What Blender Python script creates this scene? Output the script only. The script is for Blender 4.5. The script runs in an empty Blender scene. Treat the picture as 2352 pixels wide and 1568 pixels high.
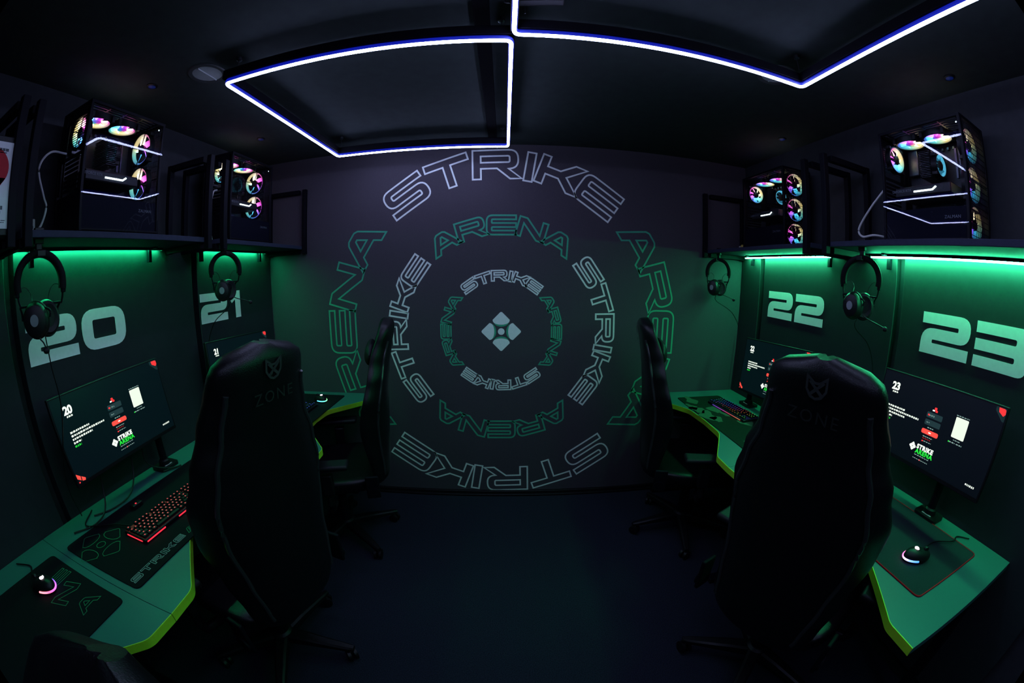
import bpy, bmesh, math, random
from mathutils import Vector, Matrix
random.seed(7)
PI = math.pi
sc = bpy.context.scene
col = sc.collection

# ------------------------------------------------------------------ camera
CAM_Z = 1.533
def make_camera():
    cd = bpy.data.cameras.new('camera')
    cam = bpy.data.objects.new('camera', cd); col.objects.link(cam)
    yaw, pitch, roll = 0.0195, -0.182, 0.004
    cy, sy, cp, sp, cr, sr = math.cos(yaw), math.sin(yaw), math.cos(pitch), math.sin(pitch), math.cos(roll), math.sin(roll)
    f = Vector((sy*cp, cy*cp, sp)); r = Vector((cy, -sy, 0)); u = r.cross(f)
    r2 = cr*r + sr*u; u2 = -sr*r + cr*u
    m = Matrix(((r2.x, u2.x, -f.x, 0), (r2.y, u2.y, -f.y, 0), (r2.z, u2.z, -f.z, CAM_Z), (0, 0, 0, 1)))
    cam.matrix_world = m
    cd.type = 'PANO'
    cd.sensor_width = 36; cd.sensor_height = 24
    cd.clip_start = 0.01
    c = cd
    c.panorama_type = 'FISHEYE_LENS_POLYNOMIAL'
    c.fisheye_fov = 3.0
    k = (7.66664916e-02, 5.91724557e-06, -2.48746646e-05, 4.88288134e-07)
    c.fisheye_polynomial_k0 = 0.0
    c.fisheye_polynomial_k1 = -k[0]; c.fisheye_polynomial_k2 = -k[1]
    c.fisheye_polynomial_k3 = -k[2]; c.fisheye_polynomial_k4 = -k[3]
    sc.camera = cam
make_camera()

# ------------------------------------------------------------------ world, view
w = bpy.data.worlds.new('dark_room'); sc.world = w; w.use_nodes = True
w.node_tree.nodes['Background'].inputs[0].default_value = (0.5, 0.6, 0.9, 1)
w.node_tree.nodes['Background'].inputs[1].default_value = 0.0
sc.view_settings.view_transform = 'Standard'; sc.view_settings.look = 'None'
sc.view_settings.gamma = 1; sc.view_settings.use_curve_mapping = False
sc.view_settings.exposure = 0.0
NEON = 47.0          # radiance of the ceiling tubes
LED_L, LED_R = 110.0, 122.0   # radiance of the green strips, left and right wall
sc.cycles.max_bounces = 5; sc.cycles.diffuse_bounces = 3; sc.cycles.glossy_bounces = 3
sc.cycles.use_adaptive_sampling = True; sc.cycles.adaptive_threshold = 0.05
sc.cycles.transparent_max_bounces = 8
sc.cycles.sample_clamp_indirect = 4.0

# ------------------------------------------------------------------ materials
MATS = {}
def mat(name, color, rough=0.6, spec=0.5, metal=0.0, noise=0.0, nscale=60, bump=0.0, bscale=200, sheen=0):
    if name in MATS: return MATS[name]
    m = bpy.data.materials.new(name); m.use_nodes = True; nt = m.node_tree
    b = nt.nodes['Principled BSDF']
    b.inputs['Base Color'].default_value = (*color, 1); b.inputs['Roughness'].default_value = rough
    b.inputs['Specular IOR Level'].default_value = spec; b.inputs['Metallic'].default_value = metal
    tc = nt.nodes.new('ShaderNodeTexCoord')
    if noise:
        n = nt.nodes.new('ShaderNodeTexNoise'); n.inputs['Scale'].default_value = nscale; n.inputs['Detail'].default_value = 4
        nt.links.new(tc.outputs['Object'], n.inputs['Vector'])
        r = nt.nodes.new('ShaderNodeValToRGB'); nt.links.new(n.outputs['Fac'], r.inputs[0])
        r.color_ramp.elements[0].position = 0.3; r.color_ramp.elements[1].position = 0.7
        r.color_ramp.elements[0].color = (*[c*(1-noise) for c in color], 1)
        r.color_ramp.elements[1].color = (*[min(1, c*(1+noise)) for c in color], 1)
        nt.links.new(r.outputs[0], b.inputs['Base Color'])
    if bump:
        n = nt.nodes.new('ShaderNodeTexNoise'); n.inputs['Scale'].default_value = bscale; n.inputs['Detail'].default_value = 2
        nt.links.new(tc.outputs['Object'], n.inputs['Vector'])
        bp = nt.nodes.new('ShaderNodeBump'); bp.inputs['Strength'].default_value = bump; bp.inputs['Distance'].default_value = 0.002
        nt.links.new(n.outputs['Fac'], bp.inputs['Height']); nt.links.new(bp.outputs[0], b.inputs['Normal'])
    MATS[name] = m; return m
def emat(name, color, strength=1.0, base=(0.02, 0.02, 0.02)):
    if name in MATS: return MATS[name]
    m = bpy.data.materials.new(name); m.use_nodes = True; b = m.node_tree.nodes['Principled BSDF']
    b.inputs['Base Color'].default_value = (*base, 1)
    b.inputs['Emission Color'].default_value = (*color, 1); b.inputs['Emission Strength'].default_value = strength
    MATS[name] = m; return m
def ramp_emat(name, mode, stops, strength):
    """emission whose hue runs around the object's z axis (mode 'radial') or along x"""
    m = bpy.data.materials.new(name); m.use_nodes = True; nt = m.node_tree; b = nt.nodes['Principled BSDF']
    b.inputs['Base Color'].default_value = (.3, .3, .3, 1)
    tc = nt.nodes.new('ShaderNodeTexCoord'); g = nt.nodes.new('ShaderNodeTexGradient')
    if mode == 'radial':
        g.gradient_type = 'RADIAL'; nt.links.new(tc.outputs['Object'], g.inputs[0])
    else:
        mp = nt.nodes.new('ShaderNodeMapping'); mp.inputs['Scale'].default_value = mode['scale']; mp.inputs['Location'].default_value = mode['loc']
        nt.links.new(tc.outputs[mode['co']], mp.inputs[0]); nt.links.new(mp.outputs[0], g.inputs[0])
    r = nt.nodes.new('ShaderNodeValToRGB'); nt.links.new(g.outputs['Fac'], r.inputs[0])
    els = r.color_ramp.elements
    while len(els) < len(stops): els.new(0.5)
    for e, (p, c) in zip(els, stops): e.position = p; e.color = (*c, 1)
    nt.links.new(r.outputs[0], b.inputs['Emission Color']); b.inputs['Emission Strength'].default_value = strength
    MATS[name] = m; return m
def glass_mat(name, tint, refl):
    m = bpy.data.materials.new(name); m.use_nodes = True; nt = m.node_tree; nt.nodes.clear()
    o = nt.nodes.new('ShaderNodeOutputMaterial'); t = nt.nodes.new('ShaderNodeBsdfTransparent'); g = nt.nodes.new('ShaderNodeBsdfGlossy')
    t.inputs[0].default_value = (*tint, 1); g.inputs['Roughness'].default_value = 0.015; g.inputs[0].default_value = (1, 1, 1, 1)
    lw = nt.nodes.new('ShaderNodeLayerWeight'); lw.inputs[0].default_value = 0.5
    pw = nt.nodes.new('ShaderNodeMath'); pw.operation = 'POWER'; pw.inputs[1].default_value = 4
    ma = nt.nodes.new('ShaderNodeMath'); ma.operation = 'MULTIPLY_ADD'; ma.inputs[1].default_value = 0.25; ma.inputs[2].default_value = refl
    nt.links.new(lw.outputs['Facing'], pw.inputs[0]); nt.links.new(pw.outputs[0], ma.inputs[0])
    mx = nt.nodes.new('ShaderNodeMixShader'); nt.links.new(ma.outputs[0], mx.inputs[0])
    nt.links.new(t.outputs[0], mx.inputs[1]); nt.links.new(g.outputs[0], mx.inputs[2]); nt.links.new(mx.outputs[0], o.inputs[0])
    MATS[name] = m; return m

M_wall = mat('painted_wall', (.032, .034, .040), .75, .2, noise=.1, nscale=30)
M_panel = mat('printed_panel', (.019, .026, .028), .6, .25, noise=.08, nscale=25)
M_mural = mat('mural_fabric', (.072, .062, .074), .85, .15, noise=.10, nscale=260, bump=.3, bscale=700)
M_ceil = mat('ceiling_paint', (.040, .050, .048), .85, .15, noise=.1, nscale=20)
M_carpet = mat('carpet', (.020, .024, .036), .95, .08, noise=.45, nscale=220, bump=1.0, bscale=500)
M_black = mat('black_plastic', (.005, .005, .006), .45, .35, noise=.1)
M_metal = mat('black_metal', (.003, .003, .006), .6, .12, noise=.1, nscale=40)
M_chrome = mat('steel', (.25, .25, .27), .3, .5, 1.0, noise=.05)
M_leather = mat('black_leather', (.004, .004, .005), .36, .35, noise=.15, nscale=40, bump=.35, bscale=350)
M_leather2 = mat('matte_leather', (.006, .006, .008), .55, .3, noise=.15, nscale=40, bump=.3, bscale=350)
M_print = mat('grey_print', (.030, .034, .032), .6, .3, noise=.1)
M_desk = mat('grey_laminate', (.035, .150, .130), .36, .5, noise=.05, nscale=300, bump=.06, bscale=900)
M_lime = mat('lime_edging', (.40, .80, .03), .45, .4, noise=.04)
M_pad = mat('black_cloth', (.005, .006, .008), .85, .12, noise=.2, nscale=300, bump=.3, bscale=900)
M_pad2 = mat('grey_cloth', (.015, .028, .030), .8, .12, noise=.2, nscale=300, bump=.3, bscale=900)
M_pad3 = mat('dark_green_cloth', (.006, .016, .010), .8, .12, noise=.2, nscale=300, bump=.3, bscale=900)
M_redst = mat('red_stitching', (.45, .01, .015), .7, .2, noise=.1)
M_padw = mat('pad_print_white', (.28, .36, .34), .8, .2, noise=.05)
M_padg = mat('pad_print_green', (.03, .22, .10), .8, .2, noise=.05)
M_vinyl = mat('white_vinyl', (.92, .94, .92), .5, .35, noise=.03)
M_strike = mat('mural_white_ink', (.82, .88, .82), .8, .2, noise=.05)
M_arena = mat('mural_green_ink', (.06, .42, .24), .8, .2, noise=.05)
M_paper = mat('white_paper', (.75, .78, .76), .6, .3, noise=.03)
M_pred = mat('red_ink', (.45, .01, .02), .6, .3, noise=.05)
M_pgrey = mat('dark_ink', (.08, .1, .1), .6, .3, noise=.05)
M_cable = mat('white_cable', (.55, .55, .52), .5, .4, noise=.03)
M_case = mat('case_steel', (.003, .003, .006), .5, .15, noise=.1)
M_shroud = mat('navy_shroud', (.002, .003, .012), .6, .12, noise=.1)
M_board = mat('circuit_board', (.010, .012, .016), .5, .5, noise=.5, nscale=120)
M_alu = mat('alu_fins', (.08, .085, .10), .35, .5, .8, noise=.1)
M_logo = mat('grey_logo', (.22, .24, .26), .5, .4, noise=.03)
M_shelf = mat('grey_shelf', (.028, .032, .058), .65, .15, noise=.08)
M_socket = mat('white_socket', (.5, .5, .48), .5, .4, noise=.03)
M_glass = glass_mat('smoked_glass', (.88, .88, .90), .016)
M_neon = emat('neon_core', (.48, .54, 1.0), NEON)
M_neong = emat('neon_halo', (.008, .02, .8), .40, (.02, .03, .2))
M_ledL = emat('green_led_left', (.015, 1.0, .36), LED_L)
M_ledR = emat('green_led_right', (.05, 1.0, .40), LED_R)
M_ledd = emat('small_green_led', (.1, 1.0, .4), 2.5)
M_spot = emat('spot_lens_glint', (.0, .004, .05), 1.0)  # blue reflection in the lens put in as faint emission
FAN_STOPS = [(0.0, (1.0, .75, .25)), (.14, (1.0, .9, .6)), (.28, (1.0, .12, .55)), (.42, (.55, .02, .6)), (.58, (.10, .12, .9)),
             (.72, (.02, .30, .55)), (.86, (.15, .75, .6)), (1.0, (1.0, .75, .25))]
def blade_mat(name, inner, outer):
    m = ramp_emat(name, 'radial', FAN_STOPS, 1.0); nt = m.node_tree; b_ = nt.nodes['Principled BSDF']
    tc = [n for n in nt.nodes if n.type == 'TEX_COORD'][0]
    ln = nt.nodes.new('ShaderNodeVectorMath'); ln.operation = 'LENGTH'; nt.links.new(tc.outputs['Object'], ln.inputs[0])
    mr = nt.nodes.new('ShaderNodeMapRange'); mr.inputs[1].default_value = .016; mr.inputs[2].default_value = .050; mr.inputs[3].default_value = inner; mr.inputs[4].default_value = outer
    nt.links.new(ln.outputs['Value'], mr.inputs[0]); nt.links.new(mr.outputs[0], b_.inputs['Emission Strength']); return m
M_blade = blade_mat('fan_blade_lit', 7.0, 1.3); M_topblade = blade_mat('top_fan_blade_lit', 12.0, 3.5)
M_fanlit = ramp_emat('fan_light', 'radial', FAN_STOPS, 1.0)
M_fandim = ramp_emat('fan_blade_glow', 'radial', FAN_STOPS, .38)
M_fanring = ramp_emat('fan_ring_dim', 'radial', FAN_STOPS, .8)
M_cyanfan = emat('cooler_fan_glow', (.04, .35, .55), .5)
M_cyanhot = emat('cooler_ring_glow', (.1, .55, .8), 1.0)
M_bar = emat('gpu_bar', (.75, .95, 1.0), 5.0)
M_redled = emat('red_led', (1.0, .03, .06), 1.2)
M_redglow = emat('red_glow', (1.0, .02, .02), .30)
M_redkey = emat('red_legend', (1.0, .10, .12), .9)
M_bluekey = emat('blue_legend', (.08, .12, 1.0), .8)
RB = [(0.0, (.05, .45, .4)), (.2, (.03, .15, .8)), (.42, (.2, .1, .9)), (.55, (.8, .05, .4)), (.68, (.9, .05, .02)), (.82, (.7, .35, .02)), (1.0, (.1, .7, .1))]
M_rbkey = ramp_emat('rainbow_legend', dict(co='Object', scale=(1, 1, 1), loc=(0, 0, 0)), RB, 0.0)

# ------------------------------------------------------------------ mesh builder
class MB:
    def __init__(s): s.bm = bmesh.new(); s.mi = 0; s.M = Matrix()
    def v(s, p): return s.bm.verts.new(s.M @ Vector(p))
    def face(s, vs, smooth=False):
        try: f = s.bm.faces.new(vs)
        except ValueError: return None
        f.material_index = s.mi; f.smooth = smooth; return f
    def box(s, c, d, bevel=0.0, R=None):
        T = Matrix.Translation(Vector(c)) @ (R.to_4x4() if R else Matrix())
        r = bmesh.ops.create_cube(s.bm, size=1.0, matrix=s.M @ T @ Matrix.Diagonal((d[0], d[1], d[2], 1)))
        fs = set(f for v in r['verts'] for f in v.link_faces)
        for f in fs: f.material_index = s.mi
        if bevel:
            es = list(set(e for v in r['verts'] for e in v.link_edges))
            rr = bmesh.ops.bevel(s.bm, geom=es, offset=bevel, segments=3, affect='EDGES', profile=.5)
            for f in rr['faces']: f.material_index = s.mi; f.smooth = True
    def ring(s, pts): return [s.v(p) for p in pts]
    def bridge(s, a, b, smooth=True):
        n = len(a)
        for i in range(n): s.face((a[i], a[(i+1) % n], b[(i+1) % n], b[i]), smooth)
    def lathe(s, prof, c=(0, 0, 0), n=32, R=None, cap=True):
        T = Matrix.Translation(Vector(c)) @ (R.to_4x4() if R else Matrix())
        rings = []
        for r, z in prof:
            r = max(r, 1e-4)
            rings.append([s.v(T @ Vector((r*math.cos(2*PI*i/n), r*math.sin(2*PI*i/n), z))) for i in range(n)])
        for a, b in zip(rings, rings[1:]): s.bridge(a, b)
        if cap: s.face(rings[0][::-1]); s.face(rings[-1])
    def tube(s, pts, r, n=10, closed=False, flat=1.0):
        pts = [Vector(p) for p in pts]; N = len(pts); rings = []
        up = Vector((0, 0, 1))
        for i, p in enumerate(pts):
            t = (pts[(i+1) % N] - pts[i-1]) if closed else (pts[min(i+1, N-1)] - pts[max(i-1, 0)])
            t.normalize()
            a = t.cross(up)
            if a.length < .05: a = t.cross(Vector((0, 1, 0)))
            a.normalize(); b = a.cross(t)
            rr = r[i] if isinstance(r, (list, tuple)) else r
            rings.append([s.v(p + a*rr*math.cos(2*PI*k/n) + b*rr*flat*math.sin(2*PI*k/n)) for k in range(n)])
        for a, b in zip(rings, rings[1:]): s.bridge(a, b)
        if closed: s.bridge(rings[-1], rings[0])
        else: s.face(rings[0][::-1]); s.face(rings[-1])
    def bar(s, p0, p1, wx, wz, bevel=0):
        p0, p1 = Vector(p0), Vector(p1); d = p1-p0
        q = d.to_track_quat('Y', 'Z').to_matrix()
        s.box((p0+p1)/2, (wx, d.length, wz), bevel, q)
    def prism(s, poly, t, frame=None):
        """2D polygon (x,y) extruded from z=0 to z=t in the frame"""
        F = frame or Matrix(); n = len(poly)
        a = [s.v(F @ Vector((x, y, 0))) for x, y in poly]; b = [s.v(F @ Vector((x, y, t))) for x, y in poly]
        s.face(a[::-1]); s.face(b)
        for i in range(n): s.face((a[i], a[(i+1) % n], b[(i+1) % n], b[i]))
    def prism_tri(s, poly, t, frame=None, holes=()):
        """concave polygon, optional holes, triangulated caps"""
        F = frame or Matrix()
        tmp = bmesh.new(); edges = []
        for lp in [poly] + list(holes):
            vs = [tmp.verts.new((x, y, 0)) for x, y in lp]
            for i in range(len(vs)): edges.append(tmp.edges.new((vs[i], vs[(i+1) % len(vs)])))
        bmesh.ops.triangle_fill(tmp, use_beauty=True, use_dissolve=False, edges=edges)
        tmp.verts.index_update()
        top = {}; bot = {}
        for v_ in tmp.verts:
            top[v_.index] = s.v(F @ Vector((v_.co.x, v_.co.y, t))); bot[v_.index] = s.v(F @ Vector((v_.co.x, v_.co.y, 0)))
        for f in tmp.faces:
            ids = [v_.index for v_ in f.verts]
            if f.normal.z < 0: ids.reverse()
            s.face([top[i] for i in ids]); s.face([bot[i] for i in reversed(ids)])
        for e in tmp.edges:
            if len(e.link_faces) == 1:
                i, j = e.verts[0].index, e.verts[1].index
                s.face((bot[i], bot[j], top[j], top[i]))
        tmp.free()
    def ribbon(s, loop, wd, t, frame=None):
        """closed outline drawn as a flat line of width wd, raised by t"""
        F = frame or Matrix(); n = len(loop); P = [Vector(p) for p in loop]; inn, out = [], []
        for i in range(n):
            a = (P[i]-P[i-1]).normalized() if (P[i]-P[i-1]).length > 1e-9 else Vector((1, 0)); b = (P[(i+1) % n]-P[i]).normalized()
            na, nb = Vector((-a.y, a.x)), Vector((-b.y, b.x)); m = na+nb
            m = m.normalized() if m.length > 1e-6 else na
            k = min(1/max(m.dot(na), .3), 2.2)
            inn.append(P[i]+m*wd/2*k); out.append(P[i]-m*wd/2*k)
        a = [s.v(F @ Vector((p.x, p.y, t))) for p in inn]; b = [s.v(F @ Vector((p.x, p.y, t))) for p in out]
        c = [s.v(F @ Vector((p.x, p.y, 0))) for p in inn]; d = [s.v(F @ Vector((p.x, p.y, 0))) for p in out]
        for i in range(n):
            j = (i+1) % n
            s.face((a[i], a[j], b[j], b[i])); s.face((b[i], b[j], d[j], d[i])); s.face((c[i], c[j], a[j], a[i]))
    def build(s, name, mats, parent=None, loc=None, rot=None, fix=True):
        if fix: bmesh.ops.recalc_face_normals(s.bm, faces=s.bm.faces)
        for e in s.bm.edges:
            if len(e.link_faces) == 2 and e.calc_face_angle(0) > math.radians(38): e.smooth = False
        me = bpy.data.meshes.new(name); s.bm.to_mesh(me); s.bm.free()
        if not isinstance(mats, (list, tuple)): mats = [mats]
        for m in mats: me.materials.append(m)
        o = bpy.data.objects.new(name, me); col.objects.link(o)
        if parent: o.parent = parent
        if loc is not None: o.location = loc
        if rot is not None: o.rotation_euler = rot
        return o
def tag(o, label=None, cat=None, group=None, kind=None):
    if label: o['label'] = label
    if cat: o['category'] = cat
    if group: o['group'] = group
    if kind: o['kind'] = kind
    return o
def thing(name, label, cat, loc=(0, 0, 0), rz=0, group=None, rx=0, ry=0):
    o = bpy.data.objects.new(name, None); col.objects.link(o); o.empty_display_size = .05
    o.location = loc; o.rotation_euler = (rx, ry, rz)
    return tag(o, label, cat, group)
KIDS = {}
def copy_tree(o, parent=None):
    c = o.copy(); col.objects.link(c)
    if parent is not None:
        c.parent = parent; c.matrix_parent_inverse = o.matrix_parent_inverse.copy()
    for ch in list(o.children): copy_tree(ch, c)
    return c
def rpoly(pts, seg=6):
    """polygon with rounded corners: points (x, y) or (x, y, r)"""
    out = []; n = len(pts)
    for i in range(n):
        p = Vector(pts[i][:2]); r = pts[i][2] if len(pts[i]) > 2 else 0
        if r <= 0: out.append((p.x, p.y)); continue
        a = Vector(pts[i-1][:2]); b = Vector(pts[(i+1) % n][:2])
        da, db = (a-p), (b-p); la, lb = da.length, db.length; da.normalize(); db.normalize()
        ang = da.angle(db); d = min(r/math.tan(ang/2), la*.49 if len(pts[i-1]) > 2 else la*.95, lb*.49 if len(pts[(i+1) % n]) > 2 else lb*.95)
        p0, p1 = p+da*d, p+db*d
        for k in range(seg+1):
            t = k/seg; q = p0*(1-t)**2+p*2*t*(1-t)+p1*t*t; out.append((q.x, q.y))
    return out
def rrect(x0, y0, x1, y1, r): return rpoly([(x0, y0, r), (x1, y0, r), (x1, y1, r), (x0, y1, r)])
def frame_from(o, x, y):
    """matrix with origin o, columns x, y and x cross y"""
    x, y = Vector(x).normalized(), Vector(y).normalized(); z = x.cross(y)
    return Matrix(((x.x, y.x, z.x, o[0]), (x.y, y.y, z.y, o[1]), (x.z, y.z, z.z, o[2]), (0, 0, 0, 1)))
def bez(pts, n=24):
    """Catmull-Rom through the points"""
    P = [Vector(p) for p in pts]; P = [P[0]*2-P[1]]+P+[P[-1]*2-P[-2]]; out = []; segs = len(P)-3; m = max(2, n//segs)
    for i in range(segs):
        for k in range(m):
            t = k/m; a, b, c, d = P[i:i+4]
            out.append(.5*((2*b)+(c-a)*t+(2*a-5*b+4*c-d)*t*t+(3*b-a-3*c+d)*t**3))
    out.append(P[-2]); return out
FONT = {}
def text_mesh(mb, s, size, frame, t=.0006, shear=0.0, align='LEFT', bold=0.0, space=1.0):
    """lettering in the built-in face, turned to a mesh and added to mb"""
    cu = bpy.data.curves.new('lettering', 'FONT'); cu.body = s; cu.size = size; cu.shear = shear; cu.align_x = align
    cu.offset = bold; cu.space_character = space; cu.resolution_u = 3
    ob = bpy.data.objects.new('lettering', cu); col.objects.link(ob)
    bpy.context.view_layer.update()
    me = bpy.data.meshes.new_from_object(ob.evaluated_get(bpy.context.evaluated_depsgraph_get()))
    bpy.data.objects.remove(ob); bpy.data.curves.remove(cu)
    vs = [mb.v(frame @ Vector((v.co.x, v.co.y, t))) for v in me.vertices]
    for p in me.polygons: mb.face([vs[i] for i in p.vertices])
    bpy.data.meshes.remove(me)

# ------------------------------------------------------------------ wide techno lettering
GL = {
 'S': (1.5, [[(1.5, 1), (0, 1, .4), (0, .38, .32), (1.22, .38, .06), (1.22, .22, .06), (0, .22), (0, 0), (1.5, 0, .36), (1.5, .61, .32), (.27, .61, .06), (.27, .78, .06), (1.5, .78)]]),
 'T': (1.5, [[(0, 1), (1.5, 1), (1.5, .75), (.88, .75), (.88, 0), (.62, 0), (.62, .75), (0, .75)]]),
 'R': (1.62, [[(0, 0), (0, 1), (1.5, 1, .3), (1.5, .36, .3), (1.18, .34), (1.6, 0), (1.22, 0), (.8, .36), (.27, .36), (.27, 0)], [(.27, .79), (1.22, .79, .06), (1.22, .57, .06), (.27, .57)]]),
 'I': (.28, [[(0, 0), (0, 1), (.28, 1), (.28, 0)]]),
 'K': (1.55, [[(0, 0), (0, 1), (.27, 1), (.27, .64), (.72, .64), (1.15, 1), (1.55, 1), (.97, .5), (1.52, 0), (1.12, 0), (.72, .37), (.27, .37), (.27, 0)]]),
 'E': (1.5, [[(1.5, 1), (0, 1, .3), (0, 0, .3), (1.5, 0), (1.5, .21), (.26, .21, .05), (.26, .39, .05), (1.5, .39), (1.5, .60), (.26, .60, .05), (.26, .79, .05), (1.5, .79)]]),
 'A': (1.6, [[(0, 0), (.5, .92), (.62, 1, .1), (.98, 1, .1), (1.1, .92), (1.6, 0), (1.28, 0), (1.14, .25), (.46, .25), (.32, 0)], [(.58, .46), (1.02, .46), (.84, .78), (.76, .78)]]),
 'N': (1.5, [[(0, 0), (0, 1), (.38, 1, .1), (1.23, .3), (1.23, 1), (1.5, 1), (1.5, 0), (1.12, 0, .1), (.27, .70), (.27, 0)]]),
}
DIG = {
 '2': (1.42, [[(0, 1), (1.42, 1, .42), (1.42, .36, .36), (.34, .36, .03), (.34, .27, .03), (1.42, .27), (1.42, 0), (0, 0), (0, .63, .36), (1.08, .63, .03), (1.08, .73, .03), (0, .73)]], []),
 '0': (1.42, [[(0, 0, .42), (1.42, 0, .42), (1.42, 1, .42), (0, 1, .42)]], [[(.34, .27, .06), (1.08, .27, .06), (1.08, .73, .06), (.34, .73, .06)]]),
 '1': (.62, [[(0, .70), (.34, 1), (.62, 1), (.62, 0), (.32, 0), (.32, .68), (.12, .56)]], []),
 '3': (1.42, [[(0, 1), (1.42, 1, .36), (1.42, .50, .0), (1.42, 0, .42), (0, 0), (0, .25), (1.08, .25, .05), (1.08, .37, .05), (0, .37), (0, .62), (1.08, .62, .05), (1.08, .75, .05), (0, .75)]], []),
}

# ------------------------------------------------------------------ room
XL, XR, YE, H, YB = -1.68, 1.68, 2.30, 2.349, -1.6
def struct(name, mb, m, **k): return tag(mb.build(name, m), kind='structure', **k)
b = MB(); b.box((0, (YE+YB)/2, -.05), (XR-XL+.4, YE-YB+.4, .1)); struct('floor', b, M_carpet)
b = MB(); b.box((0, (YE+YB)/2, H+.05), (XR-XL+.4, YE-YB+.4, .1)); struct('ceiling', b, M_ceil)
b = MB(); b.box((XL-.05, (YE+YB)/2, H/2), (.1, YE-YB, H)); struct('wall_left', b, M_wall)
b = MB(); b.box((XR+.05, (YE+YB)/2, H/2), (.1, YE-YB, H)); struct('wall_right', b, M_wall)
b = MB(); b.box((0, YE+.05, H/2), (XR-XL+.2, .1, H)); struct('wall_end', b, M_wall)
b = MB(); b.box((0, YB-.05, H/2), (XR-XL+.2, .1, H)); struct('wall_behind', b, M_wall)
b = MB(); b.box((0, YE-.012, .018), (XR-XL, .024, .036), .004); b.box((0, YE-.03, .008), (XR-XL, .02, .016), .004); struct('baseboard_end', b, M_black)

# mural on the end wall
mural = thing('wall_mural', 'dark wall mural with rings of outlined white and green words around an emblem', 'mural', (-.023, YE, 1.533-.359))
b = MB(); b.M = Matrix.Translation((.023, 0, -(1.533-.359))); b.box((0, -.004, .036+(H-.036)/2), (XR-XL, .006, H-.036)); b.build('fabric', M_mural, mural)
MF = frame_from((0, -.0072, 0), (1, 0, 0), (0, 0, 1))
def ring_word(word, angs, R, h, centre, m, lw):
    mb = MB()
    for ch, a in zip(word, angs):
        a = -(math.radians(a)+centre)      # clockwise from the top
        wd, loops = GL[ch]
        rot = Matrix.Rotation(a, 4, 'Z')
        F = MF @ rot @ Matrix.Translation((-wd*h/2, R-h, 0))
        for lp in loops: mb.ribbon([(x*h, y*h) for x, y in rpoly(lp)], lw, .0006, F)
    mb.build('lettering', m, mural, fix=False)
SA = (-34.5, -18.3, -1.5, 9.6, 20.5, 35.2); AA = (-32.3, -16.0, 0, 16.4, 32.3)
R1, R2, R3 = .380, .720, 1.138
for i in range(4):
    c = i*PI/2
    st = ('STRIKE', SA, M_strike); ar = ('ARENA', AA, M_arena)
    for R, order in ((R3, i % 2 == 0), (R2, i % 2 == 1), (R1, i % 2 == 0)):
        wd_, an, m = st if order else ar
        hh = .188*R/R3 if not (R == R2) else .120
        if wd_ == 'STRIKE' and R == R1: hh = .064
        if R == R1 and wd_ == 'ARENA': hh = .064
        ring_word(wd_, [a*1.0 for a in an], R, hh, c, m, .0105 if R != R1 else .0085)
b = MB(); r0 = .124
for i in range(4):
    F = MF @ Matrix.Rotation(i*PI/2, 4, 'Z')
    arc = [(.43*math.cos(t)*r0, (.595-.245*math.sin(t)**.8)*r0) for t in [PI*k/12 for k in range(13)]]
    arc2 = [(.40*math.cos(t)*r0, (.60-.35*math.sin(t)**.8)*r0) for t in [PI*k/12 for k in range(13)]]
    b.mi = 1; b.prism_tri([(-.30*r0, .62*r0)]+[(x, y) for x, y in reversed(arc2)]+[(.30*r0, .62*r0)], .0005, F)
    b.mi = 0; b.prism_tri(rpoly([(-.43*r0, .60*r0), (0, 1.03*r0, .10*r0), (.43*r0, .60*r0)])[1:-1]+arc, .0012, F)
b.lathe([(.17*r0, 0), (.17*r0, .0008)], (0, -.0072, 0), 24, Matrix.Rotation(PI/2, 3, 'X'))
b.build('emblem', [M_vinyl, M_arena], mural)

# side panels with the big seat numbers
LW = frame_from((0, 0, 0), (0, 1, 0), (0, 0, 1))       # facing +x, reading along +y
RW = frame_from((0, 0, 0), (0, -1, 0), (0, 0, 1))      # facing -x, reading along -y
def side_panel(side, y0, y1, num, ynum, label, z1=1.735):
    x = XL if side < 0 else XR; xf = -1.615 if side < 0 else 1.640
    t = thing('number_panel', label, 'wall panel', (x, (y0+y1)/2, 0), 0, 'wall panels behind the desks')
    b = MB(); b.box(((xf-x)/2-side*.0, 0, z1/2+.05), (abs(xf-x)-.004, y1-y0, z1-.1), .003)
    b.M = Matrix.Translation((0, 0, 0)); b.build('board', M_panel, t)
    if num:
        hD = .160; zb = CAM_Z-.201; b = MB()
        for ch, off in zip(num, (0, .252)):
            yy = ynum+off if side < 0 else ynum-off
            F = Matrix.Translation((xf-x-side*.0005, yy-(y0+y1)/2, zb)) @ (LW if side < 0 else RW)
            wd_, polys, holes = DIG[ch]
            if ch == '1': F = F @ Matrix.Translation((.0, 0, 0))
            for p in polys: b.prism_tri([(x_*hD, y_*hD) for x_, y_ in rpoly(p)], .0012, F, [[(x_*hD, y_*hD) for x_, y_ in rpoly(q)] for q in holes])
        b.build('number', M_vinyl, t)
    return t
side_panel(-1, .575, 1.535, '20', .602, 'dark wall panel with large pale number 20, left wall')
side_panel(-1, 1.575, 2.285, '21', 1.562+.02, 'dark wall panel with large pale number 21, left wall')
side_panel(-1, -.45, .535, '', 0, 'unlit dark wall panel at the left picture edge, before panel 20')
side_panel(1, 1.045, 2.03, '22', 1.966, 'dark wall panel with large pale number 22, right wall')
side_panel(1, .02, 1.005, '23', .886, 'dark wall panel with large pale number 23, right wall')
side_panel(1, 2.075, 2.285, '', 0, 'narrow dark wall panel in the far right corner, beside panel 22')

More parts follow.
